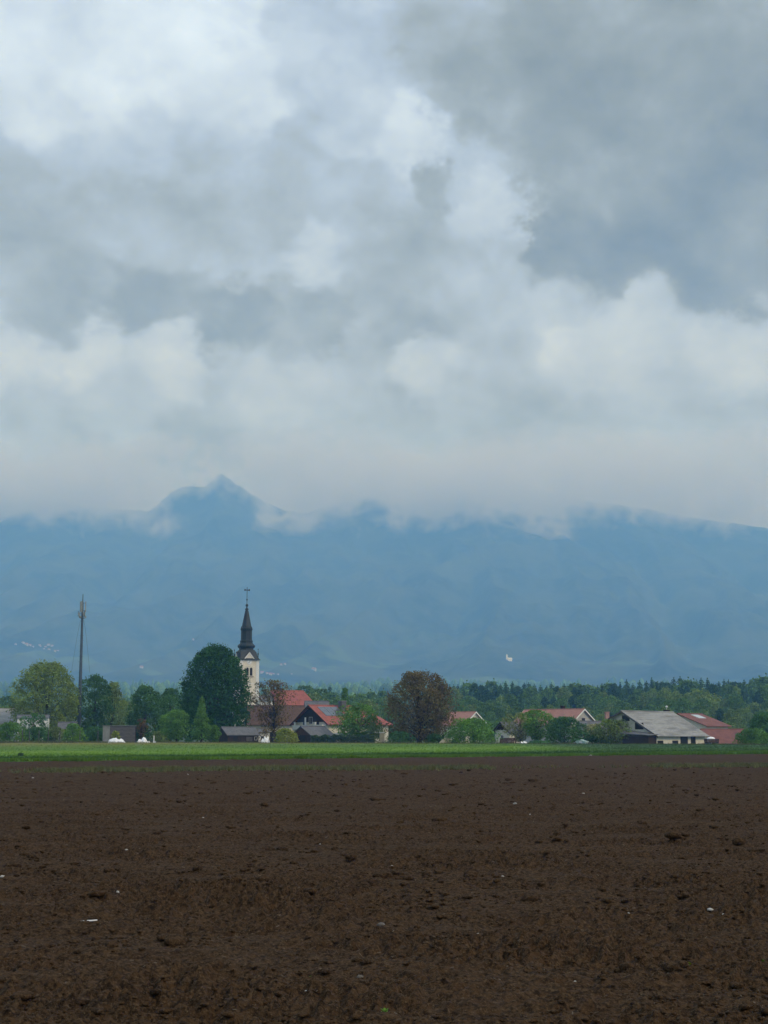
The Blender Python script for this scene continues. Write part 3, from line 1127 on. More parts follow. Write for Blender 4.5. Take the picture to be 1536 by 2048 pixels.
def village_trees():
    T = tree
    # --- left group
    T('broad_tree', 'tall olive-green broad tree left of the mast', 'tree', 96, 1325, 130, 335, 'broad', 'leaf_olive', .05, 56, .26, 22000, .42, twigs=2, envf=.4)
    T('broad_tree', 'dark green tree just right of the mast', 'tree', 192, 1350, 80, 345, 'round', 'leaf_deep', .04, 30, .32, 9500, .42)
    T('broad_tree', 'olive tree half hidden behind the dark tree right of the mast', 'tree', 226, 1364, 56, 362, 'round', 'leaf_olive', .08, 22, .36, 6000, .42)
    T('broad_tree', 'dark green spreading tree above the grey plank shed', 'tree', 291, 1371, 86, 335, 'round', 'leaf_deep', .05, 32, .30, 9500, .42)
    T('broad_tree', 'dark tree between the spreading tree and the giant domed tree', 'tree', 342, 1377, 76, 350, 'broad', 'leaf_deep', .08, 24, .34, 7000, .42)
    T('domed_tree', 'giant dense dark green domed tree in front of the church', 'tree', 432, 1292, 141, 312, 'dome', 'leaf_dark', .05, 90, .22, 36000, .42, shell=.45, asym=.05, envf=.5, rough=.45)
    T('young_tree', 'small light green tree left of the giant domed tree', 'tree', 354, 1418, 64, 294, 'round', 'leaf_green', .14, 18, .36, 4500, .34)
    T('cone_tree', 'narrow pointed bright green young tree in front of the giant domed tree', 'tree', 404, 1394, 40, 287, 'cone', 'leaf_green', .10, 30, .40, 5200, .32, asym=.06)
    T('young_tree', 'low light green sapling at the right foot of the pointed young tree', 'tree', 428, 1449, 28, 289, 'round', 'leaf_green', .12, 12, .42, 1800, .30)
    # --- round the church
    T('copper_tree', 'thin rust-brown tree with bare twigs in front of the church nave', 'tree', 548, 1359, 104, 318, 'vase', 'leaf_rust', .20, 40, .22, 5200, .34, twigs=5, every=1, gap=.22, rt=.30)
    T('copper_tree', 'small bare reddish tree beside the grey plank shed', 'tree', 283, 1436, 26, 300, 'vase', 'leaf_rust', .2, 10, .4, 700, .3, twigs=4, every=1)
    T('garden_tree', 'open green fruit tree in front of the house with solar panels', 'tree', 716, 1407, 100, 300, 'round', 'leaf_green', .12, 30, .30, 8000, .36, gap=.1, twigs=2)
    T('copper_tree', 'big dark reddish-brown tree in the middle of the village', 'tree', 838, 1343, 150, 291, 'broad', 'leaf_brown', .06, 70, .22, 20000, .36, twigs=5, every=1, gap=.16, rt=.38, asym=.16, envf=.4)
    T('garden_tree', 'round bright green bushy tree right of the big brown tree', 'tree', 946, 1436, 108, 286, 'bush', 'leaf_green', .04, 30, .30, 8000, .34)
    T('blossom_tree', 'pale thin blossoming tree in front of the house with two white gable edges', 'tree', 1040, 1424, 70, 300, 'vase', 'leaf_blossom', .12, 26, .30, 3600, .30, bark='bark_pale', twigs=5, every=1, gap=.2, rt=.16)
    T('garden_tree', 'dark forked green tree between the blossoming tree and the round hedge tree', 'tree', 1072, 1419, 72, 296, 'vase', 'leaf_green', .16, 22, .34, 4600, .32, twigs=2, rt=.26)
    T('garden_tree', 'dense green garden tree right of the dark forked tree', 'tree', 1128, 1433, 88, 290, 'bush', 'leaf_deep', .05, 24, .32, 7000, .34)
    T('blossom_tree', 'pale greyish blossoming tree left of the barn', 'tree', 1184, 1446, 52, 292, 'round', 'leaf_blossom', .18, 18, .34, 2600, .30, bark='bark_pale', twigs=4, every=1, gap=.15, rt=.14)
    T('garden_tree', 'loose olive-green fruit tree at the left end of the barn', 'tree', 1226, 1438, 84, 287, 'broad', 'leaf_olive', .12, 26, .32, 5600, .32, gap=.15, twigs=3)
    T('garden_tree', 'dark green leafy tree cut off by the right side of the picture', 'tree', 1530, 1424, 64, 300, 'broad', 'leaf_deep', .06, 26, .32, 7500, .36)
    T('garden_tree', 'low green bush tree in front of the long red roof at the right side', 'tree', 1502, 1456, 72, 286, 'bush', 'leaf_green', .06, 18, .34, 4200, .32)
    T('broad_tree', 'pointed dark green tree rising behind the house with solar panels', 'tree', 690, 1375, 46, 420, 'cone', 'leaf_green', .05, 24, .42, 4800, .5, asym=.05)
    # --- shrubs in front
    B = dict(cat='shrub')
    T('shrub', 'large light green shrub at the left side of the picture', 'shrub', 20, 1444, 70, 292, 'bush', 'leaf_green', .03, 18, .36, 4600, .32)
    T('shrub', 'dark shrub behind the garden fence posts', 'shrub', 76, 1454, 62, 296, 'bush', 'leaf_deep', .03, 16, .36, 3400, .32)
    T('shrub', 'dull green shrub under the tall olive tree', 'shrub', 113, 1453, 52, 298, 'bush', 'leaf_olive', .03, 14, .38, 2600, .32)
    T('shrub', 'bright yellowish shrub at the foot of the mast', 'shrub', 147, 1446, 46, 293, 'bush', 'leaf_bright', .03, 14, .38, 3200, .32)
    T('shrub', 'dark shrub between the mast and the grey plank shed', 'shrub', 190, 1452, 50, 300, 'bush', 'leaf_deep', .03, 12, .38, 2600, .32)
    T('shrub', 'thin yellowish brush growing against the grey plank shed', 'shrub', 231, 1460, 20, 291, 'vase', 'leaf_yellow', .05, 8, .4, 600, .28, twigs=3, every=1)
    T('shrub', 'small dark round shrub left of the pointed young tree', 'shrub', 376, 1474, 18, 284, 'bush', 'leaf_deep', .03, 8, .42, 900, .28)
    T('shrub', 'yellow-green rounded shrub between the two low sheds', 'shrub', 570, 1456, 48, 287, 'bush', 'leaf_yellow', .03, 18, .34, 4200, .28)
    T('shrub', 'bare brown brushwood left of the yellow-green shrub', 'shrub', 530, 1452, 38, 292, 'vase', 'leaf_rust', .05, 10, .4, 500, .26, twigs=7, every=1, rt=.08)
    T('shrub', 'dark low shrub under the blossoming tree', 'shrub', 1078, 1480, 50, 284, 'bush', 'leaf_deep', .03, 10, .36, 1500, .28)
    T('shrub', 'dark solitary bush standing in the green crop at the left', 'shrub', 42, 1503, 16, 137, 'bush', 'leaf_blue', .02, 9, .42, 700, .14)
    T('shrub', 'dark shrub at the foot of the big brown tree', 'shrub', 800, 1462, 62, 287, 'bush', 'leaf_deep', .03, 14, .34, 2400, .3, gap=.1)
    T('shrub', 'thin green shrub at the right foot of the big brown tree', 'shrub', 868, 1466, 44, 287, 'bush', 'leaf_deep', .03, 12, .36, 1500, .3, gap=.15)
    T('shrub', 'loose pale-leaved shrub under the right end of the solar-panel roof', 'shrub', 748, 1448, 46, 294, 'bush', 'leaf_olive', .03, 14, .36, 1900, .3, gap=.15, twigs=2)
    T('thin_tree', 'thin-leaved small tree breaking up the white shed wall at the left', 'tree', 68, 1426, 66, 308, 'vase', 'leaf_deep', .12, 22, .26, 2600, .34, gap=.25, twigs=3, every=1, rt=.12)
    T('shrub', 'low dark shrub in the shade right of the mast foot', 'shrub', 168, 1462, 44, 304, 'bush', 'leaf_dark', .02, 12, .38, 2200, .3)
    T('shrub', 'low olive shrub behind the heaped plastic sheets', 'shrub', 322, 1461, 44, 302, 'bush', 'leaf_olive', .02, 12, .38, 2000, .3, gap=.1)
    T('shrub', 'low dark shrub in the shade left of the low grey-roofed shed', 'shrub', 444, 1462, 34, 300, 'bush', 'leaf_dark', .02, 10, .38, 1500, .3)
    T('shrub', 'wide low green shrub in front of the grey house wall', 'shrub', 1196, 1468, 60, 289, 'bush', 'leaf_deep', .02, 14, .34, 2200, .3, gap=.1)
    # bluish clipped hedge
    rng = np.random.RandomState(77)
    a, b_ = at(622, 1470, 289), at(748, 1470, 289)
    root = empty('hedge', ((a.x + b_.x) / 2, 289, -0.1))
    L, H, n = b_.x - a.x, a.z, 9000
    P = np.stack([rng.uniform(-L / 2, L / 2, n), rng.uniform(-.8, .8, n), H * np.sqrt(rng.rand(n))], 1)
    P[:, 2] *= 1 + 0.22 * fbm(P[:, 0] * .5, P[:, 0] * 0 + 4, 3, 8)
    nr = rng.randn(n, 3) + np.array([0, -0.5, .4])
    nr /= np.linalg.norm(nr, axis=1)[:, None]
    t1 = np.cross(nr, rng.randn(n, 3))
    t1 /= np.linalg.norm(t1, axis=1)[:, None]
    t2 = np.cross(nr, t1)
    s = .26 * rng.uniform(.6, 1.3, n)[:, None]
    V = np.stack([P - t1 * s * .3, P + t2 * s * .5, P + t1 * s * .3, P - t2 * s * .5], 1).reshape(-1, 3)
    me = mesh_np('hedge_foliage', V, np.arange(4 * n).reshape(-1, 4))
    me.attributes.new('tint', 'FLOAT', 'FACE').data.foreach_set('value', rng.rand(n).astype(np.float32))
    link('foliage', me, M['leaf_blue'], root)
    mb = MB()
    for k in range(24):
        x = -L / 2 + (k + .5) * L / 24
        mb.tube([(x, 0, -.2), (x + .1, 0, H * .45), (x - .05, .1, H * .8)], [.05, .04, .015], 5)
    mb.build('stem', M['bark'], root)
    tag(root, 'long low blue-green hedge in front of the house with solar panels', 'hedge')


village_trees()


def spruce_mesh(name, rng, H, rad, tiers=26):
    """a spruce: drooping fans of branches in tiers round a trunk"""
    V, Fq, tint = [], [], []
    for i in range(tiers):
        t = i / (tiers - 1)
        z = H * (0.14 + 0.84 * t)
        r = rad * (1 - t) ** 0.58 + 0.35
        nb = max(4, int(10 * (1 - t) + 4))
        for k in range(nb):
            a = 6.283 * (k + rng.rand() * 0.8) / nb
            L = r * rng.uniform(0.7, 1.15)
            z = H * (0.14 + 0.84 * t) + rng.uniform(-.9, .9) * H / tiers * (1 - t)
            dr = np.array([math.cos(a), math.sin(a), 0])
            sd_ = np.array([-math.sin(a), math.cos(a), 0])
            for (f0, f1, w) in ((0.05, 0.6, .30), (0.45, 1.0, .22)):
                p0 = dr * L * f0 + np.array([0, 0, z - L * .28 * f0 + 0.4])
                p1 = dr * L * f1 + np.array([0, 0, z - L * .42 * f1 + 0.25 * rng.randn()])
                wv = sd_ * L * w + np.array([0, 0, -0.35 - .1 * L])
                wu = -sd_ * L * w + np.array([0, 0, -0.35 - .1 * L])
                m_ = (p0 + p1) / 2
                j = len(V)
                V += [tuple(p0), tuple(m_ + wv), tuple(p1), tuple(m_ + wu), tuple(m_ + np.array([0, 0, .25]))]
                Fq += [(j, j + 1, j + 4), (j + 1, j + 2, j + 4), (j + 2, j + 3, j + 4), (j + 3, j, j + 4)]
                tint += [rng.rand()] * 4
    me = mesh_np(name, np.array(V), np.array(Fq))
    me.attributes.new('tint', 'FLOAT', 'FACE').data.foreach_set('value', np.array(tint, np.float32))
    return me


PROTO = {}


def protos():
    rng = np.random.RandomState(404)
    for i, (kind, H, rad, mat, nl, lf) in enumerate([('round', 20, 6.2, 'leaf_wood', 34, .30), ('broad', 18, 7.0, 'leaf_wood', 40, .27), ('round', 22, 5.6, 'leaf_wood_pale', 36, .30),
                                                     ('dome', 16, 6.6, 'leaf_wood_pale', 38, .26), ('broad', 21, 6.0, 'leaf_wood', 36, .28)]):
        me, Lb = crown_mesh('wood_crown', rng, kind, H * .1, H, rad, nl, rad * lf, 3400, 0.85)
        me.materials.append(M[mat])
        tm = trunk_mesh('wood_trunk', rng, H * .1, H, .32, Lb, 4)
        tm.materials.append(M['bark'])
        PROTO['leafy%d' % i] = (H, me, tm)
    for i, (H, rad) in enumerate(((26, 4.6), (24, 3.9), (28, 4.4))):
        me = spruce_mesh('spruce_crown', rng, H, rad)
        me.materials.append(M['leaf_spruce'])
        b = MB()
        b.tube([(0, 0, -.5), (0, 0, H * .5), (0, 0, H * .96)], [.34, .2, .03], 6)
        tm = bpy.data.meshes.new('spruce_trunk')
        tm.from_pydata(b.v, [], b.f)
        tm.materials.append(M['bark'])
        PROTO['spruce%d' % i] = (H, me, tm)
    # a pine with a bare lower trunk
    me, Lb = crown_mesh('pine_crown', rng, 'round', 13, 25, 3.6, 16, 1.7, 1800, 0.8)
    me.materials.append(M['leaf_spruce'])
    tm = trunk_mesh('pine_trunk', rng, 13, 25, .3, Lb, 3)
    tm.materials.append(M['bark'])
    PROTO['pine0'] = (25, me, tm)


protos()
WOODS = {
    'leafy': ('leafy_tree', 'light green leafy tree in the far wood behind the houses', 'tree', 'leafy trees of the far wood'),
    'spruce': ('spruce_tree', 'dark pointed spruce in the far wood against the blue mountain', 'tree', 'spruces of the far wood'),
    'pine': ('pine_tree', 'dark rounded pine in the far wood against the blue mountain', 'tree', 'pines of the far wood'),
}


def far_tree(kind, px, top, Y, rng, ws=1.0, label=None, group=None):
    H, cme, tme = PROTO[kind]
    p = at(px, top, Y)
    g = float(terr(p.x, Y)) - 0.4
    s = (p.z - g) / H
    nm, lab, cat, grp = WOODS[kind[:-1]]
    if label is None:
        where = ('beside the big brown tree' if px < 975 else 'above the small dark hut' if px < 1045 else 'above the white-gabled red roof' if px < 1165 else
                 'left of the barn ridge' if px < 1245 else 'above the barn ridge' if px < 1375 else 'above the skylight roof' if px < 1455 else 'at the right side')
        row = 'on the skyline' if Y > 740 else 'just below the skyline' if Y > 690 else 'in the upper part' if Y > 630 else 'halfway down' if Y > 572 else 'low down' if Y > 512 else 'at the near foot'
        what = {'leafy': 'pale green leafy tree' if kind in ('leafy2', 'leafy3') else 'mid green leafy tree', 'spruce': 'dark pointed spruce', 'pine': 'dark round-topped pine'}[kind[:-1]]
        label = '%s %s of the wood %s' % (what, row, where)
        group = '%ss %s of the wood %s' % (what, row, where)
    root = empty(nm, (p.x, Y, g), rng.rand() * 6.28)
    w = s * ws * rng.uniform(.9, 1.15)
    w = max(w, 0.62)
    root.scale = (w, w, s)
    c = link('crown', cme, None, root)
    t = link('trunk', tme, None, root)
    tag(root, label or lab, cat, group or grp)
    return root


def woods():
    rng = np.random.RandomState(909)
    # skyline of the wood at the right: photo height of the tree tops along x
    sx = [860, 900, 960, 1040, 1100, 1160, 1200, 1260, 1300, 1340, 1400, 1450, 1490, 1560, 1700]
    sy = [1372, 1366, 1366, 1366, 1366, 1368, 1366, 1362, 1358, 1356, 1356, 1362, 1362, 1356, 1350]
    kinds_l = ['leafy0', 'leafy1', 'leafy2', 'leafy3', 'leafy4']
    # back row: conifers mostly
    x = 850
    while x < 1572:
        top = np.interp(x, sx, sy) + rng.uniform(-5, 5)
        k = rng.choice(['spruce0', 'spruce1', 'spruce2', 'spruce0', 'spruce1', 'pine0', 'leafy0'])
        if x > 1490 and rng.rand() < .6:
            k = rng.choice(kinds_l)
        far_tree(k, x, top + (6 if k == 'pine0' else 0), rng.uniform(745, 790), rng, 1.15)
        x += rng.uniform(8, 14)
    x = 870
    while x < 1572:
        top = np.interp(x, sx, sy) + rng.uniform(6, 20)
        k = rng.choice(['spruce0', 'spruce1', 'spruce2', 'pine0', 'leafy0', 'leafy2'])
        far_tree(k, x, top, rng.uniform(700, 735), rng, .95)
        x += rng.uniform(11, 18)
    # leafy rows stepping down towards the village
    for (lo, hi, y0, y1, st) in ((20, 38, 640, 685, 21), (36, 56, 580, 625, 24), (52, 76, 520, 570, 27), (72, 98, 465, 505, 32)):
        x = 880 + rng.uniform(0, 20)
        while x < 1572:
            k = rng.choice(kinds_l) if rng.rand() < .86 else rng.choice(['spruce1', 'pine0'])
            far_tree(k, x, np.interp(x, sx, sy) + rng.uniform(lo, hi), rng.uniform(y0, y1), rng)
            x += st * rng.uniform(.7, 1.3)
    # hazy trees behind the church and the middle of the village, and at the left
    lab, grp = 'hazy leafy tree rising behind the roofs in the middle of the village', 'hazy trees behind the middle of the village'
    for px, top, Y in ((612, 1372, 600), (640, 1378, 640), (625, 1388, 560), (664, 1386, 620), (720, 1388, 640), (742, 1384, 600), (765, 1382, 660), (700, 1392, 560), (735, 1402, 540), (760, 1400, 560),
                       (780, 1396, 620), (590, 1384, 640), (672, 1398, 520), (785, 1415, 500)):
        wh = 'behind the church nave roof' if px < 632 else 'behind the ridge of the solar-panel house' if px < 680 else 'just right of the pointed dark tree' if px < 738 else 'just left of the big brown tree'
        far_tree(rng.choice(kinds_l), px, top, Y, rng, 1.0, 'hazy leafy tree ' + wh + (', farther back' if Y >= 600 else ', nearer'), 'hazy trees ' + wh)
    far_tree('spruce1', 660, 1370, 640, rng, 1.0, 'single dark hazy spruce between leafy trees behind the solar-panel house')
    lab, grp = 'hazy leafy tree behind the gardens at the left', 'hazy trees behind the gardens at the left'
    for px, top, Y in ((-40, 1378, 620), (-10, 1384, 600), (14, 1392, 560), (30, 1402, 600), (240, 1398, 600), (262, 1404, 560), (350, 1402, 600), (5, 1412, 480), (-40, 1400, 500)):
        far_tree(rng.choice(kinds_l), px, top, Y, rng, 1.0, lab, grp)
    # far belts of forest on the plain, too far to tell the trees apart
    V, Fq, tint, b = [], [], [], 0
    for (Y0, Y1, n, x0, x1, hh) in ((1300, 1700, 520, -0.40, 0.40, 17), (2100, 2600, 700, -0.42, 0.42, 19), (3000, 3400, 700, -.42, .42, 21), (3800, 4200, 700, -.42, .42, 22)):
        for _ in range(n):
            Y = rng.uniform(Y0, Y1)
            x = rng.uniform(x0, x1) * Y
            if fbm(np.array([x / Y * 9.0]), np.array([Y / 300.0]), 3, 33)[0] < -0.28:
                continue
            h = hh * rng.uniform(.7, 1.2)
            r = h * rng.uniform(.20, .42)
            z = float(terr(x, Y)) - 1
            if r < h * .27:
                prof_ = [(r, 0.1 * h), (r * .6, .5 * h), (.06 * r, h)]
            else:
                prof_ = [(r * .7, 0.05 * h), (r, .4 * h), (r * .85, .72 * h), (r * .2, h)]
            m_ = 7
            i0 = b
            for (rr, zz) in prof_:
                for k in range(m_):
                    a = 6.283 * k / m_
                    q = rr * rng.uniform(.75, 1.25)
                    V.append((x + q * math.cos(a), Y + q * math.sin(a), z + zz + rng.uniform(-.06, .06) * h))
                    b += 1
            tn = rng.rand()
            for i in range(len(prof_) - 1):
                for k in range(m_):
                    a_, b2 = i0 + i * m_ + k, i0 + i * m_ + (k + 1) % m_
                    Fq.append((a_, b2, b2 + m_, a_ + m_))
                    tint.append(tn)
    me = mesh_np('forest', np.array(V), np.array(Fq))
    me.attributes.new('tint', 'FLOAT', 'FACE').data.foreach_set('value', np.array(tint, np.float32))
    tag(link('forest', me, M['leaf_wood']), 'hazy blue-green forest belts across the plain below the mountain', 'forest', kind='stuff')


woods()

# ------------------------------------------------------------------ buildings


def opening(root, wall, u, z, w, h, dims, kind='window', frame='white_paint', fill='glass', fr=0.07):
    """a window or door set in a wall of a house; u runs along the wall"""
    L, rf, rb = dims
    if wall == 'front':
        o, e, n = Vector((0, -rf, 0)), Vector((1, 0, 0)), Vector((0, -1, 0))
    elif wall == 'left':
        o, e, n = Vector((0, 0, 0)), Vector((0, -1, 0)), Vector((-1, 0, 0))
    else:
        o, e, n = Vector((L, 0, 0)), Vector((0, 1, 0)), Vector((1, 0, 0))

    def bx(b, u0, u1, z0, z1, d0, d1):
        P = [o + e * a + n * d + Vector((0, 0, c)) for c in (z0, z1) for (a, d) in ((u0, d1), (u1, d1), (u1, d0), (u0, d0))]
        b.add(P, [(3, 2, 1, 0), (4, 5, 6, 7), (0, 1, 5, 4), (1, 2, 6, 5), (2, 3, 7, 6), (3, 0, 4, 7)])
    b = MB()
    bx(b, u - w / 2, u - w / 2 + fr, z, z + h, 0.0, 0.05)
    bx(b, u + w / 2 - fr, u + w / 2, z, z + h, 0.0, 0.05)
    bx(b, u - w / 2 + fr, u + w / 2 - fr, z, z + fr, 0.0, 0.048)
    bx(b, u - w / 2 + fr, u + w / 2 - fr, z + h - fr, z + h, 0.0, 0.048)
    if kind == 'window' and w > 0.7:
        bx(b, u - fr / 3, u + fr / 3, z + fr, z + h - fr, 0.0, 0.04)
    fo = b.build(kind, M[frame], root)
    b = MB()
    bx(b, u - w / 2 + fr, u + w / 2 - fr, z + fr, z + h - fr, -0.02, 0.02)
    b.build('pane' if kind == 'window' else 'door_leaf', M[fill], fo)
    return fo


def house(name, label, cat, px, py, Y, rot, L, rf, rb, ef, eb, wall, roof, ov=0.5, th=0.16, hip=0.0, openings=(), verge=None, gable=None, group=None, courses=0):
    """px,py,Y: ridge end above the left gable. Local x along the ridge, -y the front slope."""
    p = at(px, py, Y)
    g = float(terr(p.x, Y))
    ridge = p.z - g
    root = empty(name, (p.x, Y, g), R(rot))
    wb, we = -0.4, 0.0
    prof_ = [(-rf, wb), (-rf, ef - 0.02), (0, ridge - th - 0.02), (rb, eb - 0.02), (rb, wb)]
    Lw = L
    if hip:
        b = MB()
        k = hip
        lowz = min(ef, eb) - 0.02
        pts = [(0, -rf, wb), (0, -rf, ef - .02), (0, 0, ridge - th - .02), (0, rb, eb - .02), (0, rb, wb), (L, -rf, wb), (L, -rf, ef - .02), (L, rb, eb - .02), (L, rb, wb), (L - k, 0, ridge - th - .02)]
        b.add(pts, [(0, 1, 2, 3, 4), (0, 5, 6, 1), (5, 8, 7, 6), (8, 4, 3, 7), (1, 6, 9, 2), (3, 2, 9, 7), (6, 7, 9), (0, 4, 8, 5)])
        b.build('wall', M[wall], root)
    else:
        b = MB()
        b.prism([(0, y, z) for y, z in prof_], [(L, y, z) for y, z in prof_])
        b.build('wall', M[wall], root)
    sf, sb = (ridge - ef) / rf, (ridge - eb) / rb
    yf, zf = -rf - ov, ef + th - sf * ov - th
    yb, zb = rb + ov, eb - sb * ov
    x0, x1 = -ov, L + ov
    xr = x1 - hip - (ov if hip else 0)
    if courses:
        rt = empty('roof', (0, 0, 0))
        rt.parent = root
        for i in range(courses):
            a0, a1 = i / courses, (i + 1) / courses + 0.012
            lift = 0.035
            y0, z0 = yf * a0, ridge + (zf - ridge) * a0
            y1, z1 = yf * min(a1, 1), ridge + (zf - ridge) * min(a1, 1) + lift
            c = MB()
            c.slab([(x0, y0, z0 + .004), (x0, y1, z1), (x1, y1, z1), (x1, y0, z0 + .004)], 0.07)
            c.build('roof_course', M[roof], rt)
        c = MB()
        c.slab([(x0, 0, ridge), (x1, 0, ridge), (x1, yb, zb), (x0, yb, zb)], 0.07)
        c.build('rear_slope', M[roof], rt)
        c = MB()
        c.tube([(x0, 0, ridge + .02), (x1, 0, ridge + .02)], 0.14, 8)
        c.build('ridge_cap', M[roof], rt)
    else:
        c = MB()
        c.slab([(x0, 0, ridge), (x0, yf, zf), (x1, yf, zf), (xr, 0, ridge)], th)
        c.slab([(x0, 0, ridge - .003), (xr, 0, ridge - .003), (x1, yb, zb), (x0, yb, zb)], th)
        if hip:
            c.slab([(xr, 0, ridge - .006), (x1, yf, zf - .004), (x1, yb, zb - .004)], th)
        rt = c.build('roof', M[roof], root)
        c = MB()
        c.tube([(x0, 0, ridge), (xr, 0, ridge)], 0.11, 6)
        c.build('ridge_cap', M[roof], rt)
    if verge:
        for xv, d in ((x0 - .012, 1), (x1 + .012, -1)):
            if hip and d < 0:
                continue
            c = MB()
            for (ye, ze) in ((yf, zf), (yb, zb)):
                a = [(xv, 0, ridge + .02), (xv, ye, ze + .02), (xv, ye, ze - .32), (xv, 0, ridge - .32)]
                c.prism(a, [(xv + .03 * d, y, z) for _, y, z in a])
            c.build('verge_board', M[verge], rt)
    if gable:
        c = MB()
        gz = min(ef, eb)
        fy = -rf * (ridge - gz) / (ridge - ef)
        a = [(-.03, max(-rf, fy) * .97, max(ef, gz) + .02), (-.03, 0, ridge - th - .10), (-.03, rb * .97, max(eb, gz) + .02)]
        c.prism(a, [(-.005, y, z) for _, y, z in a])
        c.build('gable_boarding', M[gable], root)
    for op in openings:
        opening(root, *op[:5], (L, rf, rb), **(op[5] if len(op) > 5 else {}))
    tag(root, label, cat, group)
    root['dims'] = (L, rf, rb, ridge, ef)
    return root


def chimney(root, x, y, z0, z1, w, mat='slate_roof', cap='concrete'):
    b = MB()
    b.box(x - w / 2, x + w / 2, y - w / 2, y + w / 2, z0, z1)
    c = b.build('chimney', M[mat], root)
    b = MB()
    b.box(x - w / 2 - .1, x + w / 2 + .1, y - w / 2 - .1, y + w / 2 + .1, z1, z1 + .14)
    b.build('chimney_cap', M[cap], c)
    return c


DK = dict(frame='dark_wood', fill='black_opening')


def buildings():
    # far left: grey roofed house with a white wall
    house('farmhouse', 'grey-roofed white farmhouse half hidden behind trees at the far left', 'house', -6, 1417, 345, 24, 9.6, 4.6, 4.6, 4.6, 4.6, 'white_wall', 'eternit', gable='dark_wood',
          openings=(('front', 2.2, 1.4, 1.0, 1.2), ('front', 5.0, 1.4, 1.0, 1.2), ('front', 7.6, 1.4, 1.0, 1.2), ('left', 1.5, 1.4, 1.0, 1.2)))
    # white gable house behind the mast foot
    house('outbuilding', 'low white outbuilding glimpsed behind the shrub at the foot of the mast', 'shed', 118, 1444, 322, 10, 3.6, 1.8, 1.8, 2.6, 2.6, 'white_wall', 'slate_roof', .25,
          openings=(('front', 1.8, 0.9, .8, .9),))
    # grey plank shed
    p0, p1 = at(206, 1452, 296), at(270, 1452, 296)
    root = empty('plank_shed', (p0.x, 296, 0), R(6))
    w = p1.x - p0.x
    h = p0.z
    b = MB()
    b.box(0, 1.35, 0, 3, -.3, h)
    b.build('concrete_end', M['concrete'], root)
    for i in range(6):
        z0 = -.2 + i * (h + .2) / 6
        b = MB()
        b.box(1.36, w, .02 + .015 * (i % 2), .08 + .015 * (i % 2), z0, z0 + (h + .2) / 6 - .03)
        b.build('plank', M['grey_wood'], root)
    b = MB()
    b.box(1.36, w - .02, .12, 3, -.3, h - .05)
    b.build('inner_wall', M['dark_wood'], root)
    b = MB()
    b.box(-.1, w + .1, -.12, 3.1, h + .003, h + .10)
    b.build('flat_roof', M['concrete'], root)
    tag(root, 'flat-roofed grey plank shed with a paler concrete end', 'shed')

    # church
    church()

    # barn with the wide brown roof behind the rust-brown tree
    house('brown_barn', 'barn with a wide dark brown roof below the church nave', 'barn', 496, 1411, 345, 8, 12.6, 5.0, 5.0, 4.6, 4.6, 'pale_wall', 'brown_roof', .5, hip=0,
          openings=(('front', 2.4, 1.2, 1.0, 1.2), ('front', 6.0, .0, 2.4, 2.6, dict(kind='door', **DK)), ('front', 9.6, 1.2, 1.0, 1.2)))
    # white rendered shed corner behind the brushwood
    house('garden_hut', 'small white rendered hut behind the bare brushwood', 'hut', 507, 1457, 300, 12, 2.9, 1.6, 1.6, 2.4, 2.4, 'white_wall', 'slate_roof', .2, openings=(('front', 1.6, 0.7, .7, .9),))
    # low grey shed right of the giant tree
    house('low_shed', 'low dark shed with a grey roof at the right foot of the giant domed tree', 'shed', 445, 1454, 293, 30, 6.6, 2.6, 2.2, 1.9, 2.1, 'dark_wood', 'slate_roof', .3,
          openings=(('front', 1.6, 0.1, 1.0, 1.5, dict(kind='door', **DK)), ('front', 4.6, 0.55, 1.3, .8, dict(frame='grey_wood', fill='grey_wood')), ('front', 6.0, .7, .6, .7)))
    # dark gabled shed
    house('gabled_shed', 'dark wooden shed with brown gable and grey roof left of the hedge', 'shed', 603, 1452, 298, 48, 6.4, 3.0, 2.6, 1.7, 1.9, 'dark_wood', 'slate_roof', .3, gable='brown_wood',
          openings=(('left', .3, 0.0, 1.8, 1.75, dict(kind='door', **DK)),))
    # house with solar panels
    h = house('solar_house', 'red-roofed house with dark solar panels, thick chimney and white balcony', 'house', 622, 1410, 322, 38, 16.2, 6.4, 6.0, 4.6, 4.6, 'pale_wall', 'red_roof', .8, hip=3.2, gable='dark_wood', verge='dark_wood',
              openings=(('left', 0.0, 4.2, 1.3, 1.5, dict(frame='white_paint', fill='black_opening')), ('left', 2.6, 3.9, .9, 1.6, dict(kind='door', **DK)), ('left', -2.4, 3.9, .9, 1.4, DK), ('left', 1.2, .9, 1.1, 1.2),
                        ('left', -2.4, .9, 1.1, 1.2), ('front', 4, 1.2, 1.1, 1.2), ('front', 9, 1.2, 1.1, 1.2), ('front', 13.2, 1.2, 1.1, 1.2)))
    L, rf, rb, ridge, ef = h['dims']
    sl = (ridge - ef) / rf
    for i in range(3):
        for j in range(2):
            xa = 1.1 + i * 1.75
            ya, yb_ = -0.7 - j * 1.75, -0.7 - j * 1.75 - 1.68
            b = MB()
            zt = lambda y: ridge + sl * y + .07
            b.slab([(xa, ya, zt(ya)), (xa, yb_, zt(yb_)), (xa + 1.68, yb_, zt(yb_)), (xa + 1.68, ya, zt(ya))], .05)
            b.build('solar_panel', M['solar'], h)
    chimney(h, 7.2, -1.6, ridge - 2.0, ridge + .85, 1.25)
    b = MB()
    b.box(-1.55, -1.45, -rf * .98, rb * .8, 3.0, 4.0)
    b.box(-1.45, -.02, -rf * .98, -rf * .98 + .1, 3.003, 3.997)
    b.box(-1.45, -.02, rb * .8 - .1, rb * .8, 3.003, 3.997)
    bal = b.build('balcony', M['white_paint'], h)
    b = MB()
    b.box(-1.5, -.02, -rf * .97, rb * .79, 2.85, 2.997)
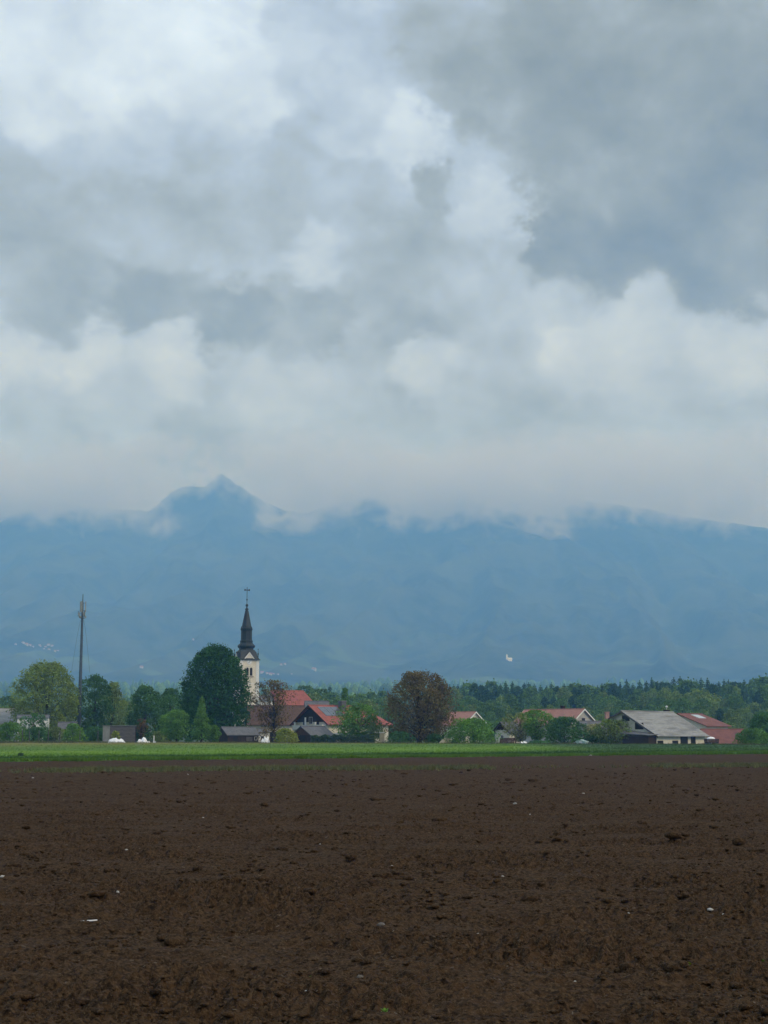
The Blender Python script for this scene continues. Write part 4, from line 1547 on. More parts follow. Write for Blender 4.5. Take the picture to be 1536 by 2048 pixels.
    b.build('balcony_floor', M['concrete'], bal)
    for y in (-rf * .55, 0.2, rb * .7):
        b = MB()
        b.box(-1.44, -1.2, y - .14, y + .14, 0, 2.85)
        b.box(-1.44, -1.2, y - .14, y + .14, 3.0, 5.6 if abs(y) < 1 else 4.6)
        b.build('post', M['white_paint'], h)
    # grey roof peeping behind it
    house('grey_house', 'house with a dark grey ridge peeping up behind the solar-panel house', 'house', 612, 1402, 362, 8, 5.2, 4.2, 4.2, 6.8, 6.8, 'white_wall', 'slate_roof', .4, openings=(('front', 2, 3.5, 1, 1.2),))
    # lean-to with a white edge in front of the solar house
    p0, p1 = at(657, 1467, 303), at(706, 1467, 303)
    root = empty('carport', (p0.x, 303, 0), 0)
    w, hh = p1.x - p0.x, p0.z
    b = MB()
    b.box(0, w, 0, 3.2, hh - .06, hh + .04)
    b.build('flat_roof', M['slate_roof'], root)
    b = MB()
    b.box(-.02, w + .02, -.06, -.003, hh - .16, hh + .06)
    b.build('fascia', M['white_paint'], root)
    for x in (.1, w / 2, w - .1):
        for y in (.1, 3.0):
            b = MB()
            b.box(x - .06, x + .06, y - .06, y + .06, -.2, hh - .063)
            b.build('post', M['dark_wood'], root)
    tag(root, 'low carport with a thin white edge behind the hedge', 'carport')
    # cream gate pillar and white wall right of the garden tree
    p0 = at(764, 1466, 290)
    root = empty('gate_pillar', (p0.x, 290, 0), R(15))
    b = MB()
    b.box(-.42, .42, -.3, .3, -.3, p0.z)
    b.build('shaft', M['sand'], root)
    b = MB()
    b.box(-.52, .52, -.4, .4, p0.z, p0.z + .12)
    b.build('capstone', M['white_wall'], root)
    tag(root, 'cream rendered pillar at the end of the hedge', 'pillar')
    # pale mound right of the big brown tree
    rng = np.random.RandomState(3)
    p0 = at(890, 1478, 285)
    V, Fc = ICO2
    V = V * (1 + .12 * rng.randn(len(V))[:, None]) * np.array([1.7, 1.1, p0.z + .1])
    o = link('sand_heap', mesh_np('sand_heap', V, Fc, True), M['sand'])
    o.location = (p0.x, 285, 0)
    tag(o, 'pale sandy heap at the right foot of the big brown tree', 'heap')
    # house B, C
    house('rose_house', 'small brownish-red roof with white-edged gable right of the big brown tree', 'house', 902, 1424, 365, -42, 7.4, 4.2, 4.2, 4.8, 4.8, 'pale_wall', 'rose_roof', .5, verge='white_paint',
          openings=(('right', 0, 5.0, 1.2, 1.3, DK), ('front', 3, 1.5, 1, 1.2), ('right', -1.5, 1.5, 1, 1.2), ('right', 1.5, 1.5, 1, 1.2)))
    h = house('rose_house', 'brownish-red roofed house with white gable edges and a small dark chimney', 'house', 1052, 1419.5, 352, -44, 16.6, 5.2, 5.2, 4.6, 4.6, 'grey_wall', 'rose_roof', .5, verge='white_paint',
              openings=(('right', 0, 4.6, 1.2, 1.3, DK), ('front', 3, 1.5, 1, 1.2), ('front', 8, 1.5, 1, 1.2), ('front', 12, 1.5, 1, 1.2), ('right', -2, 1.5, 1, 1.2), ('right', 2, 1.5, 1, 1.2)))
    L, rf, rb, ridge, ef = h['dims']
    chimney(h, 10.4, .6, ridge - 1, ridge + .65, .8, 'dark_wood', 'dark_wood')
    # dark little gable
    house('dark_hut', 'small dark gabled hut with pale wall between two green trees', 'hut', 1003, 1444, 322, 40, 4.0, 2.4, 2.0, 2.9, 3.1, 'pale_wall', 'slate_roof', .5, gable='dark_wood', verge='dark_wood',
          openings=(('left', 0.2, 1.0, .9, 1.0), ('front', 2, 1.0, .9, 1.0)))
    # wood stack below it: every log row a part
    p0, p1 = at(1000, 1476, 293), at(1032, 1476, 293)
    root = empty('firewood_stack', (p0.x, 293, 0))
    rng = np.random.RandomState(8)
    w, hh = p1.x - p0.x, p0.z
    z = .14
    while z < hh:
        x = .15
        while x < w:
            r = rng.uniform(.11, .16)
            b = MB()
            b.tube([(x, 0, z), (x + .01, 1.0, z)], r, 7)
            b.build('log', M['brown_wood'], root)
            x += r * 2
        z += .25
    tag(root, 'low brown stack of firewood under the small dark gabled hut', 'firewood')
    # grey-roofed house with a pink chimney, behind blossom
    h = house('grey_house', 'grey-roofed house with a pinkish chimney behind the pale blossoming tree', 'house', 1160, 1442, 330, 14, 7.6, 4.0, 4.0, 2.9, 2.9, 'grey_wall', 'slate_roof', .4,
              openings=(('front', 2, 1.0, 1, 1.1), ('front', 5.2, 1.0, 1, 1.1)))
    L, rf, rb, ridge, ef = h['dims']
    chimney(h, 6.5, .2, ridge - 1, ridge + 1.9, .8, 'pink_brick', 'pink_brick')
    # mint shelter
    house('garden_shelter', 'tiny pale mint-green gabled shelter at the edge of the crop', 'shelter', 1161, 1480, 283, 62, 1.6, .95, .95, .75, .75, 'mint', 'mint', .08, openings=(('left', 0, .05, .7, .8, dict(kind='door', frame='mint', fill='white_paint')),))

    # barn
    h = house('barn', 'large barn with a weathered grey sheet roof and pale walls', 'barn', 1246, 1422, 287, 47, 17.3, 7.4, 3.3, 2.15, 5.0, 'pale_wall', 'eternit', .75, courses=6, verge='grey_wood',
              openings=(('left', .6, 4.6, 1.7, 1.1, dict(frame='brown_wood', fill='black_opening')), ('left', 3.6, 3.0, 1.9, 1.25, dict(frame='brown_wood', fill='black_opening')), ('left', -2.2, 3.0, 1.1, 1.2, dict(frame='grey_wood', fill='black_opening')),
                        ('front', 9.6, .25, 2.6, 1.65, dict(kind='door', **DK)), ('front', 12.9, .3, 1.7, 1.55, dict(kind='door', **DK)), ('front', 1.2, .1, 2.0, .8, DK), ('front', 6.4, .1, 2.0, .8, DK)))
    L, rf, rb, ridge, ef = h['dims']
    chimney(h, 16.9, .9, ridge - 1.2, ridge + .35, .9, 'dark_wood', 'dark_wood')
    b = MB()
    b.lathe([(.05, ridge + .4), (.05, ridge + .9), (.22, ridge + 1.0), (.24, ridge + 1.15), (.12, ridge + 1.3), (.02, ridge + 1.33)], 8, (16.9, .9))
    b.build('roof_vent', M['white_paint'], h)
    # lean-to at the gable
    b = MB()
    b.slab([(-.05, -rf * .15, 2.9), (-2.9, -rf * .15, 2.3), (-2.9, -rf - .4, 1.9), (-.05, -rf - .4, 2.1)], .12)
    lt = b.build('lean_to_roof', M['slate_roof'], h)
    b = MB()
    b.box(-2.7, -.03, -rf + .05, -rf * .2, -.3, 1.75)
    b.build('lean_to_wall', M['dark_wood'], h)
    # red house behind the barn, long red roof
    h = house('red_house', 'red-roofed house with a pale skylight behind the barn', 'house', 1358, 1427, 318, 40, 7.4, 7.0, 5.0, 4.2, 5.0, 'pale_wall', 'dull_red_roof', .6, hip=0,
              openings=(('front', 2, 1.2, 1, 1.2), ('front', 5.5, 1.2, 1, 1.2)))
    L, rf, rb, ridge, ef = h['dims']
    sl = (ridge - ef) / rf
    b = MB()
    zt = lambda y: ridge + sl * y + .09
    b.slab([(2.9, -.8, zt(-.8)), (2.9, -2.9, zt(-2.9)), (5.4, -2.9, zt(-2.9)), (5.4, -.8, zt(-.8))], .08)
    b.build('skylight', M['skylight'], h)
    house('long_red_house', 'long low red roof reaching almost to the crop right of the barn', 'barn', 1404, 1458, 303, 14, 12.4, 5.2, 3.5, .55, 2.0, 'pale_wall', 'dull_red_roof', .4)
    # white van-like box and dark cart at the barn corner
    cart()
    white_things()
    fence()


def church():
    Y = 382.0
    c = at(490, 1480, Y)
    th = R(24)
    g = 0.0
    root = empty('church', (c.x, Y, 0), th)          # local -y faces the camera side of the tower

    def zz(py):
        return at(490, py, Y).z
    hw = 2.55
    b = MB()
    b.box(-hw, hw, -hw, hw, -.5, zz(1321))
    b.build('tower_wall', M['cream_wall'], root)
    ze, za = zz(1320), zz(1306)
    # gables on the four sides
    for k in range(4):
        a = k * math.pi / 2
        ca, sa = math.cos(a), math.sin(a)

        def rt(x, y, z):
            return (x * ca - y * sa, x * sa + y * ca, z)
        b = MB()
        b.prism([rt(-1.5, -hw - .02, ze - .1), rt(1.5, -hw - .02, ze - .1), rt(0, -hw - .02, za)], [rt(-1.5, -hw + .6, ze - .1), rt(1.5, -hw + .6, ze - .1), rt(0, -hw + .6, za)])
        gb = b.build('gable', M['cream_wall'], root)
        b = MB()
        for s in (-1, 1):
            P = [rt(s * 1.75, -hw - .12, ze - .25), rt(s * 1.45, -hw - .12, ze - .35), rt(0, -hw - .12, za - .25), rt(0, -hw - .12, za + .22)]
            Q = [rt(s * 1.75, -hw - .024, ze - .25), rt(s * 1.45, -hw - .024, ze - .35), rt(0, -hw - .024, za - .25), rt(0, -hw - .024, za + .22)]
            b.prism(P, Q) if s > 0 else b.prism(P[::-1], Q[::-1])
        b.build('gable_moulding', M['white_wall'], gb)
        # little roof ridge running back from the gable to the spire
        b = MB()
        for s in (-1, 1):
            poly = [rt(0, -hw - .2, za + .30), rt(s * 1.95, -hw - .2, ze - .30), rt(s * 1.95, -.9, ze + .1), rt(0, -.6, za + .30)]
            b.slab(poly if s > 0 else poly[::-1], .1)
        b.build('gable_roof', M['copper_roof'], root)
        # cornice
        b = MB()
        for s in (-1, 1):
            P = [rt(s * 1.55, -hw - .16, ze - .42), rt(s * (hw + .16), -hw - .16, ze - .42), rt(s * (hw + .16), -hw - .16, ze - .12), rt(s * 1.55, -hw - .16, ze - .12)]
            Q = [rt(q[0] * ca + q[1] * sa, -hw - .004, q[2]) for q in P]
            b.prism(P, Q) if s > 0 else b.prism(P[::-1], Q[::-1])
        b.build('cornice', M['white_wall'], root)
        # corner pilasters
        b = MB()
        x0, x1 = hw - .72, hw + .10
        P = [rt(x0, -x0, -.4), rt(x1, -x0, -.4), rt(x1, -x1, -.4), rt(x0, -x1, -.4)]
        Q = [(x, y, ze - .43) for x, y, z in P]
        b.prism(P, Q)
        b.build('pilaster', M['white_wall'], root)
        # string courses
        for py in (1368, 1330):
            b = MB()
            z0 = zz(py)
            P = [rt(-hw + .52, -hw - .10, z0), rt(hw - .52, -hw - .10, z0), rt(hw - .52, -hw - .10, z0 + .16), rt(-hw + .52, -hw - .10, z0 + .16)]
            Q = [rt(-hw + .52, -hw - .003, z0), rt(hw - .52, -hw - .003, z0), rt(hw - .52, -hw - .003, z0 + .16), rt(-hw + .52, -hw - .003, z0 + .16)]
            if py == 1368:
                b.prism(P, Q)
                b.build('string_course', M['white_wall'], root)
        # clock
        b = MB()
        n = 24
        zc = zz(1325)
        P = [rt(.62 * math.cos(i * 6.2832 / n), -hw - .10, zc + .62 * math.sin(i * 6.2832 / n)) for i in range(n)]
        Q = [rt(.62 * math.cos(i * 6.2832 / n), -hw - .025, zc + .62 * math.sin(i * 6.2832 / n)) for i in range(n)]
        b.prism(P, Q)
        ck = b.build('clock', M['white_paint'], root)
        b = MB()
        for (an, ln, wd) in ((R(60), .46, .05), (R(215), .32, .07)):
            dx, dz = math.cos(an), math.sin(an)
            P = [rt(-dz * wd, -hw - .125, zc + dx * wd), rt(dz * wd, -hw - .125, zc - dx * wd), rt(dx * ln + dz * wd * .5, -hw - .125, zc + dz * ln - dx * wd * .5), rt(dx * ln - dz * wd * .5, -hw - .125, zc + dz * ln + dx * wd * .5)]
            Q = [rt(*(q[0] * ca + q[1] * sa, -hw - .103, q[2])) for q in P]
            b.prism(P[::-1], Q[::-1])
        b.build('clock_hand', M['iron'], ck)
        # twin arched belfry windows
        z0, z1 = zz(1352), zz(1336)
        b = MB()
        b.add([rt(x, y, z) for z in (z0 - .22, z1 + .38) for x, y in ((-1.05, -hw - .05), (1.05, -hw - .05), (1.05, -hw - .003), (-1.05, -hw - .003))],
              [(3, 2, 1, 0), (4, 5, 6, 7), (0, 1, 5, 4), (1, 2, 6, 5), (2, 3, 7, 6), (3, 0, 4, 7)])
        sr = b.build('belfry_window', M['pale_wall'], root)
        for s in (-1, 1):
            pts = [(s * .5 - .34, z0), (s * .5 + .34, z0)]
            for i in range(9):
                an = math.pi * i / 8
                pts.append((s * .5 + .34 * math.cos(an), z1 - .34 + .34 * math.sin(an)))
            b = MB()
            b.prism([rt(x, -hw - .075, z) for x, z in pts], [rt(x, -hw - .053, z) for x, z in pts])
            b.build('arched_opening', M['black_opening'], sr)
        b = MB()
        b.add([rt(x, y, z) for z in (z0 - .36, z0 - .22) for x, y in ((-1.2, -hw - .16), (1.2, -hw - .16), (1.2, -hw - .003), (-1.2, -hw - .003))],
              [(3, 2, 1, 0), (4, 5, 6, 7), (0, 1, 5, 4), (1, 2, 6, 5), (2, 3, 7, 6), (3, 0, 4, 7)])
        b.build('sill', M['brown_wood'], sr)
        # finials on the corners
        b = MB()
        b.lathe([(.10, ze + .5), (.16, ze + 1.3), (.22, ze + 1.5), (.08, ze + 1.8), (.05, ze + 2.4), (.13, ze + 2.55), (.02, ze + 2.9)], 6, rt(hw - .15, -hw + .15, 0)[:2])
        b.build('finial', M['copper_roof'], root)
        # small slit lower down
        b = MB()
        zs = zz(1392)
        b.add([rt(x, y, z) for z in (zs, zs + 1.0) for x, y in ((-.3, -hw - .02), (.3, -hw - .02), (.3, -hw - .002), (-.3, -hw - .002))],
              [(3, 2, 1, 0), (4, 5, 6, 7), (0, 1, 5, 4), (1, 2, 6, 5), (2, 3, 7, 6), (3, 0, 4, 7)])
        b.build('slit_window', M['black_opening'], root)
    # flared eaves of the tower roof (square, rising into the octagon)
    b = MB()
    e = hw + .42
    ring = []
    for (r_, z_) in ((e, ze - .08), (e - .35, ze + .25), (e - .75, zz(1312)), (1.95, zz(1304)), (1.62, zz(1300))):
        ring.append([(sx * r_, sy * r_, z_) for sx, sy in ((-1, -1), (1, -1), (1, 1), (-1, 1))])
    vs = [q for r_ in ring for q in r_]
    fs = [(0, 1, 2, 3)[::-1], tuple(range(16, 20))]
    for i in range(4):
        for k in range(4):
            fs.append((i * 4 + k, i * 4 + (k + 1) % 4, i * 4 + 4 + (k + 1) % 4, i * 4 + 4 + k))
    b.add(vs, fs)
    b.build('tower_roof', M['copper_roof'], root)
    # octagonal spire with bulge, drum, mouldings
    S8 = math.cos(math.pi / 8)
    prof_ = [(14.2, 1306), (13.2, 1300), (13.0, 1297), (15.6, 1295), (16.2, 1292), (14.6, 1289.5), (11.8, 1287), (11.4, 1284), (12.0, 1282), (10.2, 1280), (10.0, 1262), (10.8, 1260),
             (11.2, 1257.5), (9.2, 1255.5), (3.2, 1222), (2.6, 1220.5)]
    b = MB()
    b.lathe([(r_ / px_m(Y) / S8, zz(py)) for r_, py in prof_], 8, rot=math.pi / 8)
    sp = b.build('spire', M['copper_roof'], root)
    b = MB()
    b.lathe([(r_ / px_m(Y), zz(py)) for r_, py in ((2.6, 1220.5), (3.8, 1219), (3.0, 1217.3), (1.4, 1215.5), (1.3, 1213.6), (2.6, 1212), (2.9, 1210.5), (2.0, 1208.8), (.7, 1207.6))], 10)
    b.build('spire_knob', M['copper_roof'], sp)
    for k in range(8):
        a = k * math.pi / 4
        b = MB()
        r_ = 10.6 / px_m(Y)
        x, y = r_ * math.cos(a), r_ * math.sin(a)
        b.lathe([(.12, zz(1259)), (.16, zz(1256)), (.05, zz(1253))], 6, (x, y))
        b.build('spire_finial', M['copper_roof'], sp)
    b = MB()
    b.tube([(0, 0, zz(1208)), (0, 0, zz(1174))], .075, 6)
    b.lathe([(.05, zz(1201.5)), (.22, zz(1200)), (.22, zz(1199)), (.05, zz(1197.5))], 8)
    x0 = 4.6 / px_m(Y)
    b.box(-x0, x0, -.07, .07, zz(1181), zz(1179.2))
    for s in (-1, 1):
        b.box(s * x0 - .12, s * x0 + .12, -.10, .10, zz(1182), zz(1178.2))
    b.build('cross', M['iron'], root)
    # nave to the right
    rid, ev = zz(1379), zz(1412)
    L, rf = 17.4, 5.2
    x0 = 6.6
    b = MB()
    b.box(hw + .102, x0 - .02, -3.4, 3.4, -.4, zz(1398))
    b.build('chapel_wall', M['white_wall'], root)
    b = MB()
    b.slab([(hw + .104, 0, zz(1390)), (hw + .104, -3.9, zz(1400)), (x0 - .01, -3.9, zz(1400)), (x0 - .01, 0, zz(1390))], .12)
    b.slab([(hw + .104, 0, zz(1390)), (x0 - .01, 0, zz(1390)), (x0 - .01, 3.9, zz(1400)), (hw + .104, 3.9, zz(1400))], .12)
    b.build('chapel_roof', M['slate_roof'], root)
    b = MB()
    b.add([(x0, -rf, -.4), (x0, -rf, ev - .1), (x0, 0, rid - .25), (x0, rf, ev - .1), (x0, rf, -.4), (L, -rf, -.4), (L, -rf, ev - .1), (L, rf, ev - .1), (L, rf, -.4), (L - 1.8, 0, rid - .25)],
          [(0, 1, 2, 3, 4), (0, 5, 6, 1), (5, 8, 7, 6), (8, 4, 3, 7), (1, 6, 9, 2), (3, 2, 9, 7), (6, 7, 9), (0, 4, 8, 5)])
    nv = b.build('nave_wall', M['white_wall'], root)
    b = MB()
    b.slab([(x0, 0, rid), (x0, -rf - .5, ev - .4), (L + .5, -rf - .5, ev - .4), (L - 1.6, 0, rid)], .15)
    b.slab([(x0, 0, rid - .003), (L - 1.6, 0, rid - .003), (L + .5, rf + .5, ev - .4), (x0, rf + .5, ev - .4)], .15)
    b.slab([(L - 1.6, 0, rid - .006), (L + .5, -rf - .5, ev - .404), (L + .5, rf + .5, ev - .404)], .15)
    b.build('nave_roof', M['red_roof'], root)
    for i in range(3):
        u = x0 + 3 + i * 4.6
        pts = [(u - .6, 4.5), (u + .6, 4.5)] + [(u + .6 * math.cos(math.pi * k / 8), 7.2 + .6 * math.sin(math.pi * k / 8)) for k in range(9)]
        b = MB()
        b.prism([(x, -rf - .03, z) for x, z in pts], [(x, -rf - .002, z) for x, z in pts])
        b.build('nave_window', M['glass'], root)
    tag(root, 'cream village church with a tall dark green spire and red nave roof', 'church')


def cart():
    p = at(1423, 1483, 284)
    gz = float(terr(p.x, 284))
    root = empty('farm_cart', (p.x, 284, gz), R(8))
    b = MB()
    b.box(-1.15, 1.15, -.8, .8, .55, .70)
    b.build('bed', M['rust_cart'], root)
    for y in (-.8, .76):
        for k in range(3):
            b = MB()
            b.box(-1.15, 1.15, y, y + .04, .72 + k * .19, .72 + k * .19 + .16)
            b.build('side_board', M['rust_cart'], root)
    b = MB()
    b.box(-1.19, -1.15, -.8, .8, .72, 1.28)
    b.box(1.15, 1.19, -.8, .8, .72, 1.28)
    b.build('end_board', M['rust_cart'], root)
    for x in (-.75, .75):
        for y in (-.84, .84):
            b = MB()
            b.tube([(x, y - .06, .35), (x, y + .06, .35)], .35, 14)
            wl = b.build('wheel', M['black_opening'], root)
            b = MB()
            b.tube([(x, y - .07, .35), (x, y + .07, .35)], .17, 10)
            b.build('rim', M['galvanised'], wl)
    b = MB()
    b.tube([(-1.15, 0, .5), (-2.1, 0, .4)], .04, 6)
    b.build('drawbar', M['iron'], root)
    tag(root, 'dark low farm cart at the right corner of the barn', 'cart')
    # white covered load on it
    rng = np.random.RandomState(44)
    V, Fc = ICO2
    V = V * (1 + .10 * rng.randn(len(V))[:, None]) * np.array([.85, .6, .50])
    o = link('covered_load', mesh_np('covered_load', V, Fc, True), M['white_sheet'])
    o.location = (p.x - .1, 284, gz + 1.2)
    tag(o, 'white covered load standing up out of the dark farm cart', 'load')


def sheet_heap(px0, px1, top, Y, label, seed, name='plastic_sheet', depth=1.0):
    """a crumpled sheet thrown over something: a rumpled ridge with folds, closed to the ground"""
    rng = np.random.RandomState(seed)
    a, b = at(px0, top, Y), at(px1, top, Y)
    w, h = b.x - a.x, a.z
    nx, ny = 26, 12
    V = []
    for i in range(nx):
        for j in range(ny):
            u, v = i / (nx - 1), j / (ny - 1)
            e = math.sin(math.pi * v) ** 0.4 * math.sin(math.pi * min(1, max(0, u))) ** 0.35
            f = 0.85 + 0.28 * float(fbm(np.array([u * 4.5 + seed]), np.array([v * 2.0]), 3, seed)[0])
            z = max(0.02, h * e * min(1.1, max(0.4, f)))
            V.append((a.x + u * w + .04 * rng.randn(), Y + (v - .5) * 2 * depth + .04 * rng.randn(), z))
    Fq = [(i * ny + j, (i + 1) * ny + j, (i + 1) * ny + j + 1, i * ny + j + 1) for i in range(nx - 1) for j in range(ny - 1)]
    # underside closes the heap
    n = len(V)
    V += [(x, y, -.1) for x, y, z in V]
    Fq += [tuple(n + k for k in f[::-1]) for f in Fq]
    me = mesh_np(name, np.array(V), np.array(Fq), False)
    o = link(name, me, M['white_sheet'])
    tag(o, label, 'sheet')
    return o


def white_things():
    sheet_heap(208, 256, 1474, 283, 'long crumpled white plastic sheet in front of the grey plank shed', 21)
    sheet_heap(272, 302, 1475, 284, 'shorter heaped white plastic sheet right of the long one', 22)
    sheet_heap(303, 314, 1481, 284, 'small white scrap of plastic right of the heaped sheets', 23)
    sheet_heap(522, 541, 1471, 288, 'white rounded plastic bundle in front of the bare brushwood', 25)
    sheet_heap(1060, 1078, 1483, 285, 'pale scrap of sheeting under the dark forked tree', 26)
    sheet_heap(1036, 1060, 1482, 287, 'low white sheeting at the foot of the blossoming tree', 27)
    house('white_shed', 'white-walled shed behind the left shrubs and under the tall olive tree', 'shed', 37, 1430, 322, 8, 6.4, 2.2, 2.2, 5.35, 5.35, 'white_paint', 'slate_roof', .2,
          openings=(('front', 4.6, 1.6, .9, 1.0), ('front', 1.6, 0.2, 1.0, 2.0, dict(kind='door', **DK))))


def fence():
    root = empty('garden_fence', (at(40, 1470, 287).x, 287, 0))
    x0 = at(40, 1470, 287).x
    xs = [at(px, 1464, 287).x - x0 for px in (45, 59, 78, 97, 120, 160, 196)]
    for x in xs:
        b = MB()
        b.tube([(x, 0, -.3), (x + .02, 0, at(59, 1461, 287).z)], .07, 6)
        b.build('post', M['grey_wood'], root)
    for z in (.6, 1.1, 1.55):
        b = MB()
        b.tube([(xs[0], 0, z), (xs[-1], 0, z)], .012, 4)
        b.build('wire', M['iron'], root)
    tag(root, 'thin wire fence on grey posts along the left gardens', 'fence')
    p = at(308, 1471, 286)
    b = MB()
    b.tube([(0, 0, -.3), (0, 0, p.z - .12), (.0, 0, p.z)], [.10, .09, .05], 8)
    o = b.build('white_post', M['white_paint'])
    o.location = (p.x, 286, 0)
    tag(o, 'short white post right of the heaped plastic sheets', 'post')
    p = at(1000, 1482, 284)
    b = MB()
    b.tube([(0, 0, -.3), (0.01, 0, p.z)], [.10, .07], 8)
    o = b.build('wooden_post', M['sand'])
    o.location = (at(1029, 1482, 284).x, 284, 0)
    tag(o, 'short pale post beside the firewood stack', 'post')


buildings()


def mast():
    Y = 340.0
    p = at(157, 1480, Y)
    root = empty('radio_mast', (p.x, Y, 0))

    def zz(py):
        return at(160, py, Y).z
    zt = zz(1238)
    b = MB()
    b.tube([(0, 0, -.5), (0, 0, zt * .5), (0, 0, zt), (0, 0, zz(1205))], [.44, .37, .26, .22], 12)
    b.build('pole', M['galvanised'], root, True)
    b = MB()
    b.tube([(0, 0, zz(1206)), (0, 0, zz(1188))], [.13, .07], 8)
    b.build('top_spike', M['galvanised'], root)
    # three long panel antennas
    for k in range(3):
        a = R(20 + 120 * k)
        c, s = math.cos(a), math.sin(a)
        x, y = .62 * c, .62 * s
        b = MB()
        P = [(x - s * .17, y + c * .17), (x + s * .17, y - c * .17), (x + s * .17 + c * .16, y - c * .17 + s * .16), (x - s * .17 + c * .16, y + c * .17 + s * .16)]
        b.prism([(q[0], q[1], zz(1203)) for q in P], [(q[0], q[1], zz(1224)) for q in P])
        pn = b.build('panel_antenna', M['antenna'], root)
        b = MB()
        for py in (1206, 1221):
            b.tube([(0, 0, zz(py)), (x, y, zz(py))], .05, 5)
        b.build('bracket', M['galvanised'], pn)
        # radio units and short dipoles lower down
        a2 = a + R(55)
        c, s = math.cos(a2), math.sin(a2)
        b = MB()
        b.tube([(0, 0, zz(1228)), (c * .95, s * .95, zz(1227))], .05, 5)
        b.tube([(c * .95, s * .95, zz(1233)), (c * .95, s * .95, zz(1222))], .06, 5)
        b.build('arm', M['galvanised'], root)
        b = MB()
        x, y = c * .75, s * .75
        b.box(x - .2, x + .2, y - .16, y + .16, zz(1231), zz(1225))
        b.build('radio_unit', M['antenna'], root)
        a3 = a + R(95)
        x, y = .62 * math.cos(a3), .62 * math.sin(a3)
        b = MB()
        d = Vector((math.cos(a3), math.sin(a3), 0))
        z0 = zz(1234)
        b.tube([Vector((0, 0, z0)), Vector((x, y, z0))], .05, 5)
        b.tube([Vector((x, y, z0)), Vector((x, y, z0)) + d * .12, Vector((x, y, z0)) + d * .22], [.10, .30, .30], 12)
        b.build('dish', M['antenna'], root)
    b = MB()
    b.lathe([(.25, zz(1237)), (.62, zz(1236.5)), (.62, zz(1236)), (.25, zz(1235.5))], 12)
    b.build('platform', M['galvanised'], root)
    # slack cables bowing away from the pole
    for s in (-1, 1):
        b = MB()
        pts = []
        for k in range(9):
            t = k / 8
            pts.append((s * (.3 + 1.75 * t ** .8), .2 * s, zz(1240) + (zz(1345) - zz(1240)) * t))
        b.tube(pts, .02, 4)
        b.build('cable', M['iron'], root)
    # climbing rungs
    for k in range(20):
        z = 2.5 + k * 1.2
        b = MB()
        b.tube([(-.55, -.1, z), (.55, -.1, z)], .02, 4)
        b.build('rung', M['galvanised'], root)
    tag(root, 'tall slim radio mast with panel antennas at its top', 'mast')


mast()


